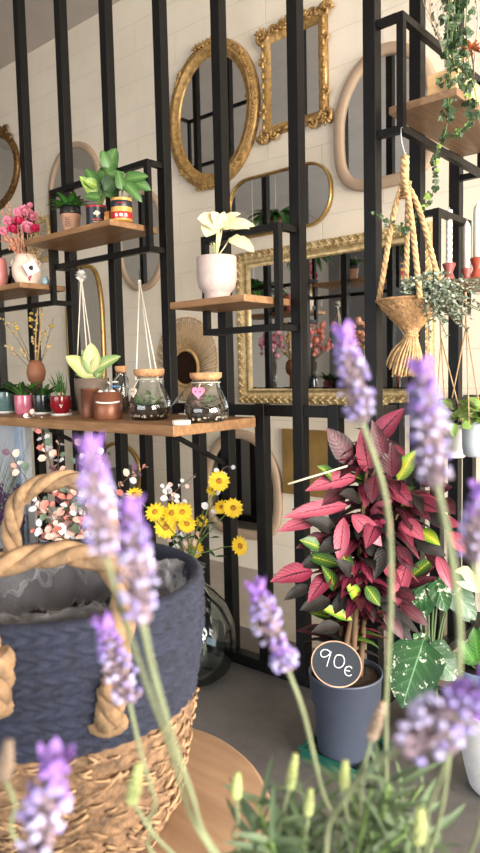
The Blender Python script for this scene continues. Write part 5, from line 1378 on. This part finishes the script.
def sprig(name, label, group, root, pts, D, n, s, mats, weights, shape='round'):
    t = thing(name, label, 'sprig', root, group)
    P3 = [atD(x, y, D + rnd(-.02, .02)) for x, y in pts]; ln = bez([V(root)] + P3, 22); b = MB(); b.tube(ln, [.003 * (1.2 - .8 * j / len(ln)) for j in range(len(ln))], 6); b.build('stem', mats[-1], t)
    b = MB(); i0 = int(len(ln) * .12)
    for i in range(n):
        f = i0 + (len(ln) - 1 - i0) * (i + .5) / n; q = ln[int(f)]; d0 = (ln[min(len(ln) - 1, int(f) + 1)] - ln[int(f) - 1]).normalized(); _, e1, e2 = frame_of(d0)
        for s_ in (0, PI):
            a = i * 1.57 + s_ + rnd(-.4, .4); d = e1 * math.cos(a) + e2 * math.sin(a) + d0 * .45; sc = s * rnd(.7, 1.15) * (1 - .4 * i / n)
            o = q + d.normalized() * .008; b.leaf(o, d, (CAM - q).normalized() + d0 * .4 + V((rnd(-.4, .4), rnd(-.4, .4), rnd(-.2, .4))), sc, sc * .82, .35, .2, shape, 4, 4, 0, random.choices(range(len(weights)), weights)[0])
    b.build('leaves', list(mats[:-1]), t)
for i, (pts, n, lab) in enumerate((([(176, 540), (170, 500), (196, 474)], 10, 'arching over the daisies to the upper right'), ([(186, 530), (170, 498), (166, 486)], 9, 'standing left of the topmost daisy'), ([(205, 520), (214, 500), (222, 470), (236, 466)], 4, 'with few leaves at the far right'), ([(180, 540), (182, 520), (181, 496)], 7, 'short one in the middle'))):
    sprig('silver_sprig', 'silvery leaved sprig in the demijohn, ' + lab, 'silvery sprigs in the demijohn', dmouth, pts, D - .04, int(n * 1.3), .042, [M['silver'], M['blush'], M['woodstem']], (5, 1))
# blush eucalyptus in a tall grey vase behind the basket
c = atZ(72, 640, 0); c = V((c.x, c.y, 0)); c = at_Yz(72, 1.86, 0); k = depth(c) / FPX; D = depth(c)
t = thing('tall_floor_vase', 'tall grey zinc vase behind the blue basket holding blush sprigs', 'vase', c)
hv = .585
b = MB(); b.lathe([(.085, 0), (.09, .004), (.12, hv * .9), (.125, hv), (.118, hv), (.112, hv * .9), (0, .05)], c, 40); b.build('body', mat('zinc_grey', (150, 154, 160), .45, .3, .1, 6), t)
b = MB(); b.lathe([(.124, hv - .012), (.129, hv - .006), (.124, hv + .002), (.117, hv - .004), (.118, hv - .012)], c, 40); b.build('rim', mat('zinc_grey_rim', (160, 164, 170), .4, .3), t)
root = c + V((0, 0, hv - .02))
SP = [([(66, 520), (52, 470), (38, 424), (28, 414)], 16, (6, 3, 1), 'tallest leaning left up to the shelf edge'), ([(74, 520), (62, 480), (46, 452), (42, 420)], 15, (4, 4, 3), 'second tallest, close to the tallest'), ([(60, 530), (40, 500), (18, 466), (10, 452)], 12, (5, 4, 1), 'leaning far left with pale leaves'), ([(70, 530), (64, 500), (58, 468), (60, 440)], 13, (2, 4, 5), 'upright with coral leaves'), ([(80, 530), (86, 490), (96, 462), (110, 452)], 14, (2, 5, 4), 'leaning right above the lavender'), ([(85, 530), (105, 500), (128, 478), (147, 466)], 14, (3, 4, 3), 'farthest right'), ([(76, 535), (78, 500), (76, 470), (84, 440)], 13, (5, 4, 2), 'upright behind the lavender spike'), ([(60, 535), (44, 515), (32, 500), (26, 486)], 12, (5, 4, 3), 'short one inside the basket handle'), ([(72, 536), (60, 520), (48, 506), (40, 500)], 12, (6, 3, 3), 'low one with white leaves'), ([(88, 536), (104, 520), (116, 508), (126, 500)], 11, (4, 4, 2), 'low one leaning right'), ([(68, 540), (56, 536), (44, 530), (36, 528)], 10, (4, 4, 3), 'lowest one drooping left'), ([(78, 540), (70, 515), (68, 498), (56, 490)], 12, (3, 4, 4), 'dense short one in the middle')]
for pts, n, w_, lab in SP: sprig('blush_sprig', 'blush leaved sprig in the zinc vase, ' + lab, 'blush sprigs in the zinc vase', root, pts, D - .03 + rnd(-.12, .05), int(n * .95), .056, [M['silver'], M['blush'], M['coral'], M['euc2'], M['plumleaf'], M['woodstem']], w_ + (2.5, 1.2))
# purple heather and grass at the left
c = at_Yz(2, 1.92, 0); D = depth(c)
t = thing('potted_grass', 'tufted grass and purple heather plant at the left edge below the long shelf', 'potted plant', c)
b = MB(); b.lathe([(.09, 0), (.1, .004), (.13, .55), (.12, .55), (.11, .4), (0, .4)], c, 32); b.build('pot', mat('grey_tall_pot', (120, 124, 134), .6), t)
b = MB(); s0 = c + V((0, 0, .52))
for i in range(60):
    x, y = rnd(-8, 26), rnd(432, 500); e = atD(x, y, D + rnd(-.1, .1)); b.leaf(s0 + V((rnd(-.06, .06), rnd(-.06, .06), 0)), (e - s0) + V((0, 0, .1)), V((0, -1, .2)), (e - s0).length, .006, .3, .2, 'strap', 6, 2)
b.build('grass', mat('grey_green_grass', (118, 128, 102), .7), t)
b = MB()
for i in range(26):
    e = atD(rnd(-4, 24), rnd(488, 530), D - .1 + rnd(-.05, .05))
    for j in range(14): b.blobd(e + V((rnd(-.03, .03), rnd(-.03, .03), rnd(-.03, .03))), (rnd(-1, 1), rnd(-1, 1), 1), .01, .005)
b.build('heather', mat('dark_purple_heather', (84, 52, 96), .8, 0, .25, 60), t)
# pale panel under the shelf at left
p0, p1 = atY(-30, 470, 2.12), atY(34, 470, 2.12)
b = MB(); b.box((p0.x - .6, 2.09, 0), (p1.x - .03, 2.13, 1.10), bevel=.003); t = thing('pale_screen', 'pale grey upright screen under the left end of the long shelf', 'screen', ((p0.x + p1.x) / 2, 2.11, 0))
b.build('panel', mat('pale_grey_board', (196, 200, 206), .6, 0, .04, 3), t)
b = MB(); b.box((p1.x - .11, 2.07, 0), (p1.x - .05, 2.089, 1.08), bevel=.002); b.build('edge_strip', mat('pale_blue_strip', (172, 190, 212), .5), t)
# ================================================================== THE OTHER SIDE OF THE SHOP (seen in the mirrors)
def virt(x, y, Yv): p = atY(x, y, Yv); return V((p.x, 2 * (YW - .016) - Yv, p.z))
def fern(x, y, Yv, L, label):
    c = virt(x, y, Yv); t = thing('hanging_fern', label, 'hanging plant', c)
    b = MB(); b.lathe([(.07, -.12), (.1, 0), (.095, 0), (0, -.02)], c, 24); b.build('pot', M['woodstem'], t)
    b = MB(); tuft(b, c, 60, L, .09, .9, 'lance', 1.3, .6); b.build('foliage', M['leafgreen'], t)
    b = MB(); b.tube([c, V((c.x, c.y, ZC))], .004, 5); b.build('cord', M['cord'], t)
fern(276, 218, 7.9, .5, 'dark green hanging fern reflected in the pill shaped mirror')
fern(254, 290, 7.3, .5, 'dark green hanging fern reflected at the left of the big mirror')
fern(306, 256, 8.3, .42, 'smaller hanging fern reflected high in the big mirror')
c = virt(340, 322, 8.4); b = MB()
t = thing('hanging_bag', 'light blue bag hanging on a cord reflected in the big mirror', 'bag', c)
b.box((c.x - .13, c.y - .05, c.z - .42), (c.x + .13, c.y + .05, c.z), bevel=.03); b.build('body', mat('light_blue_denim', (124, 158, 190), .8), t)
b = MB(); b.tube(bez([c + V((-.1, 0, 0)), c + V((0, 0, .22)), c + V((.1, 0, 0))], 12), .012, 6); b.tube([c + V((0, 0, .2)), V((c.x, c.y, ZC))], .004, 5); b.build('strap', M['woodstem'], t)
c = virt(312, 395, 8.0); c.z = .0
t = thing('display_table', 'dark display table across the shop reflected low in the big mirror', 'table', (c.x, c.y, 0))
b = MB(); b.box((c.x - .9, c.y - .3, 1.0), (c.x + .9, c.y + .3, 1.05), bevel=.004); b.build('table_top', M['shelf'], t)
for sx in (-.85, .85):
    for sy in (-.26, .26): b = MB(); b.box((c.x + sx - .03, c.y + sy - .03, 0), (c.x + sx + .03, c.y + sy + .03, 1.0)); b.build('leg', M['steel'], t)
for i, (dx, m, lab) in enumerate(((-.72, 'pinkrose', 'clear glass vase of pink dried flowers reflected left in the big mirror'), (.0, 'coral', 'clear glass vase of coral dried flowers reflected in the big mirror middle'), (.72, 'peach', 'clear glass vase of peach dried flowers reflected right of the coral ones'))):
    p = V((c.x + dx, c.y, 1.05)); t = thing('flower_vase', lab, 'vase', p)
    b = MB(); b.lathe([(.07, 0), (.08, .01), (.08, .4), (.074, .4), (.072, .02), (0, .02)], p, 28); b.build('glass', M['glass'], t)
    b = MB(); st = MB()
    for k in range(60):
        e = p + V((random.gauss(0, .13), random.gauss(0, .1), rnd(.5, .95))); st.tube([p + V((rnd(-.03, .03), rnd(-.03, .03), .05)), p + V((rnd(-.05, .05), rnd(-.05, .05), .4)), e], .003, 4); b.blob(e, rnd(.025, .045), None, True)
    b.build('dried_flowers', M[m], t); st.build('stems', M['darkstem'], t)
# ================================================================== TABLE AND BASKET IN FRONT
bc = atZ(60, 580, 1.05); bc = V((bc.x, bc.y, 0)); ZT = .70
kb = depth(V((bc.x, bc.y, 1.05))) / FPX
rb = 139.5 * kb
t = thing('round_table', 'round wooden table top under the blue and natural basket', 'table', (bc.x, bc.y, 0))
rt = .283; tc = V((-.797, .563, 0))
def grain(r, z, tt, j): return r * (1 + .004 * math.sin(tt * 5) + .002 * math.sin(tt * 13))
b = MB(); b.lathe([(0, ZT - .034), (rt * .95, ZT - .034), (rt * .99, ZT - .028), (rt, ZT - .012), (rt * .985, ZT - .003), (rt * .96, ZT), (rt * .5, ZT), (0, ZT)], tc, 96, grain); b.build('table_top', M['slab'], t)
for i in range(3):
    a = R(100 + 120 * i); b = MB(); b.tube([tc + V((math.cos(a) * rt * .55, math.sin(a) * rt * .55, ZT - .034)), tc + V((math.cos(a) * rt * .85, math.sin(a) * rt * .85, 0))], [.02, .014], 12); b.build('leg', M['slab'], t)
# ring grain pressed in the top
# basket
Z0, Z1, ZS = ZT, 1.055, .888
t = thing('basket', 'round woven basket with navy upper half and natural jute lower half on the wooden table', 'basket', (bc.x, bc.y, ZT))
def rad(z):
    s = (z - Z0) / (Z1 - Z0); return rb * (.76 + .25 * min(1, s * 1.25) ** .8 - .0 * s)
def braid(rows, amp, nb, sl):
    def f(r, z, tt, j):
        ph = z * rows; row = math.floor(ph); fr = ph - row
        w_ = abs(math.sin(PI * fr)) ** .6
        s = tt * nb / (2 * PI) + (fr * sl if row % 2 else -fr * sl)
        return r + amp * (w_ - .5) + amp * .9 * (abs(math.sin(PI * s)) ** .7 - .5)
    return f
nav = MB(); N1 = 90
prof = [(rad(ZS + (Z1 - ZS) * i / N1), ZS + (Z1 - ZS) * i / N1) for i in range(N1 + 1)]
prof += [(rad(Z1) - .006, Z1 + .006), (rad(Z1) - .014, Z1), (rad(Z1) - .016, Z1 - .03), (rad(ZS) - .016, ZS), (rad(ZS) - .002, ZS)]
nav.lathe(prof, (bc.x, bc.y, 0), 260, lambda r, z, tt, j: braid(66, .0055, 56, 1.3)(r, z, tt, j) if j <= N1 else r)
nav.build('navy_band', M['navy'], t)
jut = MB(); N2 = 70
# saw toothed upper edge of the natural lower half
jut.lathe([(0, Z0 + .002), (rad(Z0) * .9, Z0 + .002)] + [(rad(Z0 + (ZS - Z0) * i / N2) - .001, Z0 + .004 + (ZS - .004 - Z0) * i / N2) for i in range(N2 + 1)] + [(rad(ZS) - .014, ZS), (rad(Z0) - .014, Z0 + .01), (0, Z0 + .01)], (bc.x, bc.y, 0), 260, lambda r, z, tt, j: braid(52, .0045, 50, 1.4)(r, z, tt, j) if 1 < j <= N2 + 2 else r)
jut.build('natural_band', mat('natural_palm_weave', (120, 94, 70), .8, 0, .3, 70, .7, 170), t)
# loose straw texture on the lower half
b = MB()
for i in range(420):
    a = rnd(0, 2 * PI); z = rnd(Z0 + .01, ZS - .004); da = rnd(.06, .16) * random.choice((-1, 1)); dz = rnd(-.014, .014)
    b.tube([(bc.x + math.cos(a + da * s) * (rad(z) + .004 + .003 * math.sin(PI * s)), bc.y + math.sin(a + da * s) * (rad(z) + .004 + .003 * math.sin(PI * s)), min(ZS, max(Z0 + .005, z + dz * s))) for s in (0, .33, .66, 1)], rnd(.0012, .0026), 5)
b.build('straw_weave', mat('straw_weave_light', (150, 122, 92), .8, 0, .25, 60), t)
# jute wraps where the handles pass through the navy wall, and the handles
def bp(a, z, off=.0): return V((bc.x + math.cos(a) * (rad(z) + off), bc.y + math.sin(a) * (rad(z) + off), z))
azc = math.atan2(-bc.y, -bc.x)     # towards the camera
def ang_of(x, y, z):
    p = atZ(x, y, z); return math.atan2(p.y - bc.y, p.x - bc.x)
def handle(pts, name='handle'):
    b = MB(); rope(b, bez(pts, 40), .016, 48, 3, 8, .006); return b.build(name, M['basket_jute'], t)
def front_hit(x, y):
    """nearest point of the basket wall on the line of sight"""
    d = ray(x, y); lo = .3
    while lo < 2:
        p = CAM + d * lo
        if (V((p.x, p.y, 0)) - bc).length < rad(max(Z0, min(Z1, p.z))) + .006: return p
        lo += .002
    return p
Df = depth(V((bc.x, bc.y, 1.05)))
pa, pb = front_hit(4, 660), front_hit(116, 640)
handle([front_hit(-4, 690), front_hit(-14, 640), atD(-24, 600, Df - .19), atD(-10, 570, Df - .17), atD(30, 558, Df - .15), atD(72, 554, Df - .15), atD(106, 564, Df - .15), atD(123, 592, Df - .17), front_hit(120, 640), front_hit(112, 700)])
handle([atD(14, 572, Df + .12), atD(12, 545, Df + .13), atD(12, 520, Df + .13), atD(22, 496, Df + .13), atD(48, 482, Df + .13), atD(80, 481, Df + .13), atD(104, 500, Df + .13), atD(112, 540, Df + .13), atD(110, 575, Df + .12)])
for (x, y0, y1) in ((-2, 650, 706), (110, 680, 724)):
    b = MB(); pts = [front_hit(x + 2 * math.sin(i), y0 + (y1 - y0) * i / 5) for i in range(6)]
    rope(b, pts, .018, 70, 4, 7, .006)
    e = pts[-1]
    b.blobd(e + V((0, 0, .0)), (CAM - e), .008, .026, .016, False); b.build('handle_wrap', M['basket_jute'], t)
b = MB(); b.lathe([(0, Z0 + .02), (rad(.9) - .05, Z0 + .02), (rb * .7, .95), (rb * .68, .96), (0, .96)], bc, 48); 
t2 = thing('planter_liner', 'dark soil filled liner sitting inside the blue basket', 'planter', (bc.x, bc.y, Z0 + .02)); b.build('liner', M['blackcer'], t2)
b = MB(); b.lathe([(rb * .67, .962), (rb * .5, .966), (0, .968)], bc, 40, lambda r, z, tt, j: r * (1 + .03 * math.sin(tt * 9))); b.build('soil', M['soil'], t2)
# crinkled clear plastic
def film():
    b = MB(); nu, nv = 160, 24; ids = []
    for i in range(nu):
        a = 2 * PI * i / nu; row = []
        for j in range(nv + 1):
            s = j / nv; r_ = rb * (.93 - .30 * s - .30 * s * s); z = .99 + .062 * math.sin(PI * min(1, s * 1.05)) - .0 * s
            n_ = noise.noise(V((math.cos(a) * 4, math.sin(a) * 4, s * 5))) * .024 + noise.noise(V((math.cos(a) * 12, math.sin(a) * 12, s * 9))) * .016
            row.append(b.vert((bc.x + math.cos(a) * (r_ + n_), bc.y + math.sin(a) * (r_ + n_), z + n_ * .9)))
        ids.append(row)
    for i in range(nu):
        for j in range(nv): b.face([ids[i][j], ids[(i + 1) % nu][j], ids[(i + 1) % nu][j + 1], ids[i][j + 1]])
    return b
solo(film(), 'plastic_wrap', M['film'], 'crinkled clear plastic wrap inside the blue basket', 'plastic wrap', (bc.x, bc.y, 1.0))

# ================================================================== LAVENDER CLOSE TO THE CAMERA
lb = atD(320, 930, .47); ZL0 = .80
t = thing('potted_lavender', 'lavender plant with tall purple flower spikes close to the camera', 'potted plant', (lb.x, lb.y, ZL0))
b = MB(); pot(b, V((lb.x, lb.y, ZL0)), .085, .13, .75); b.build('pot', mat('terracotta', (176, 104, 72), .7), t); add_soil((lb.x, lb.y, ZL0), .08, ZL0 + .115, t)
root = V((lb.x, lb.y, ZL0 + .11))
st2 = thing('side_table', 'small dark side table carrying the lavender below the frame', 'table', (lb.x, lb.y, 0))
b = MB(); b.lathe([(0, ZL0 - .025), (.14, ZL0 - .025), (.145, ZL0 - .02), (.145, ZL0 - .004), (.14, ZL0), (0, ZL0)], (lb.x, lb.y, 0), 48); b.build('table_top', M['steel'], st2)
b = MB(); b.tube([(lb.x, lb.y, .02), (lb.x, lb.y, ZL0 - .025)], .018, 16); b.build('column', M['steel'], st2)
b = MB(); b.lathe([(.12, 0), (.12, .012), (.02, .02), (0, .02)], (lb.x, lb.y, 0), 40); b.build('foot', M['steel'], st2)
LM = [M['lav1'], M['lav2'], M['lav3'], M['lav4'], M['lav5']]
def spike(name, tip, base, D, wpx, dens=1.0, D1=None):
    D1 = D1 or D; p, q = atD(*base, D), atD(*tip, D1); ax = q - p; L = ax.length; d, e1, e2 = frame_of(ax); R_ = wpx * .46 * D / FPX; b = MB()
    rows = int(max(5, L / (R_ * .46)) * dens)
    b.tube([p, q], R_ * .18, 6); b.mi = [3] * len(b.f)
    for i in range(rows):
        f = i / (rows - 1); w_ = R_ * (.55 + .5 * math.sin(PI * min(1, f * .8 + .2)) ) * (1 - .45 * f ** 3); n = 8
        for j in range(n):
            a = 2 * PI * (j + .5 * (i % 2)) / n + rnd(-.25, .25); o = e1 * math.cos(a) + e2 * math.sin(a); c0 = p + ax * (f + rnd(-.4, .4) / rows)
            b.c = 3; b.blobd(c0 + o * w_ * .45, o * .7 + d * .7, R_ * .42, R_ * .19)
            if rnd(0, 1) < (.55 if f < .4 else .8):
                b.c = random.choice((2, 2, 0, 2, 0, 3)) if f < .6 else random.choice((1, 4, 0, 0) if f < .8 else (1, 4, 4, 1))
                fl = c0 + o * w_ * rnd(.75, 1.0) + d * R_ * .25
                for k in range(3):
                    g = (o + d * .3 + V((rnd(-.7, .7), rnd(-.7, .7), rnd(-.7, .7)))).normalized(); b.blobd(fl + g * R_ * .12, g, R_ * .3, R_ * .2, R_ * .13)
    b.c = 4
    for j in range(6):
        a = 2 * PI * j / 6; o = e1 * math.cos(a) + e2 * math.sin(a); b.leaf(p + ax * .9 + o * R_ * .15, d + o * .35, o, R_ * 1.7, R_ * .75, -.3, .2, 'obov', 5, 2, 0, 4)
    b.build('flower_spike', LM, t)
def lstem(pts, Ds, r=.0017):
    P3 = [atD(x, y, d) for (x, y), d in zip(pts, Ds)] + [root + V((rnd(-.04, .04), rnd(-.04, .04), 0))]; b = MB(); b.tube(bez(P3, 26), r * .6, 8); b.build('stem', M['palestem'], t)
spike('s', (90, 446), (104, 552), .25, 34); lstem([(104, 550), (128, 630), (165, 735), (212, 853)], (.25, .27, .31, .38))
spike('s', (130, 508), (141, 618), .26, 36); lstem([(141, 616), (158, 690), (190, 790), (222, 860)], (.26, .28, .33, .39), .0023)
spike('s', (104, 626), (128, 700), .36, 30, 1.0); lstem([(129, 700), (140, 750), (155, 800), (172, 853)], (.36, .37, .38, .40), .0018)
spike('s', (54, 768), (34, 866), .26, 46); lstem([(34, 866), (60, 930)], (.26, .30))
spike('s', (258, 592), (276, 646), .37, 29); spike('s', (281, 652), (288, 668), .37, 26, 1.6); lstem([(288, 670), (304, 715), (322, 790), (340, 853)], (.37, .38, .41, .44), .0021)
spike('s', (344, 334), (361, 418), .33, 31); lstem([(360, 416), (386, 500), (391, 590), (386, 700), (380, 853)], (.33, .34, .36, .39, .44), .0022)
spike('s', (421, 370), (436, 480), .27, 37); lstem([(436, 480), (452, 560), (460, 640), (452, 730), (428, 853)], (.27, .28, .30, .33, .4), .0022)
spike('s', (480, 494), (472, 558), .30, 30); lstem([(472, 560), (490, 650), (486, 780), (460, 870)], (.30, .31, .35, .42), .0018)
spike('s', (484, 690), (404, 745), .25, 50, 1.1, .24); lstem([(404, 744), (372, 766), (344, 800), (326, 853)], (.25, .27, .31, .38), .0023)
lstem([(455, 700), (446, 760), (428, 810), (410, 870)], (.27, .3, .36, .42), .002)
def bud(tip, base, D, wpx, m, pts, Ds):
    p, q = atD(*base, D), atD(*tip, D); ax = q - p; d, e1, e2 = frame_of(ax); R_ = wpx / 2 * D / FPX; b = MB()
    for i in range(6):
        f = i / 5; w_ = R_ * (.5 + .5 * math.sin(PI * (f * .8 + .2))) * (1 - .4 * f)
        for j in range(6):
            a = 2 * PI * (j + .5 * (i % 2)) / 6; o = e1 * math.cos(a) + e2 * math.sin(a); b.blobd(p + ax * f + o * w_ * .5, d + o * .4, R_ * .6, R_ * .32)
    b.build('flower_bud', M[m] if isinstance(m, str) else m, t); lstem([base] + pts, [D] + Ds, .0016)
drybud = mat('faded_bud', (140, 122, 106), .7, 0, .2, 60)
bud((382, 706), (372, 736), .38, 17, drybud, [(364, 770), (360, 820), (362, 860)], [.39, .42, .44])
bud((138, 768), (132, 800), .36, 19, 'budgreen', [(150, 830), (172, 870)], [.37, .40])
bud((295, 757), (290, 786), .40, 14, 'budgreen', [(284, 810), (280, 860)], [.41, .44])
bud((237, 776), (236, 796), .38, 15, 'budgreen', [(238, 820), (244, 860)], [.39, .42])
bud((345, 764), (344, 786), .40, 15, 'budgreen', [(346, 810), (350, 860)], [.41, .44])
bud((8, 745), (4, 775), .30, 22, drybud, [(14, 800), (50, 870)], [.31, .34])
bud((420, 812), (418, 840), .36, 20, 'budgreen', [(418, 860), (414, 890)], [.37, .41])
bud((310, 792), (308, 812), .40, 14, 'budgreen', [(306, 830), (304, 870)], [.41, .44])
# foliage
b = MB(); sb = MB()
for i in range(26):
    x = rnd(235, 440); y = rnd(775, 850); D = rnd(.38, .52)
    e = atD(x, y, D); s = root + V((rnd(-.05, .05), rnd(-.05, .05), 0)); ln = bez([s, s.lerp(e, .5) + V((rnd(-.01, .01), rnd(-.01, .01), .01)), e], 12); sb.tube(ln, .0012, 5)
    for j in range(4, len(ln)):
        d0 = (ln[j] - ln[j - 1]).normalized(); _, e1, e2 = frame_of(d0)
        for s_ in (0, PI):
            a = j * 1.57 + s_; o = e1 * math.cos(a) + e2 * math.sin(a); b.leaf(ln[j], o + d0 * rnd(.5, 1.4), d0, rnd(.022, .04), .0042, .5, .3, 'strap', 5, 2)
b.build('foliage', M['sage'], t); sb.build('green_stems', M['stem'], t)
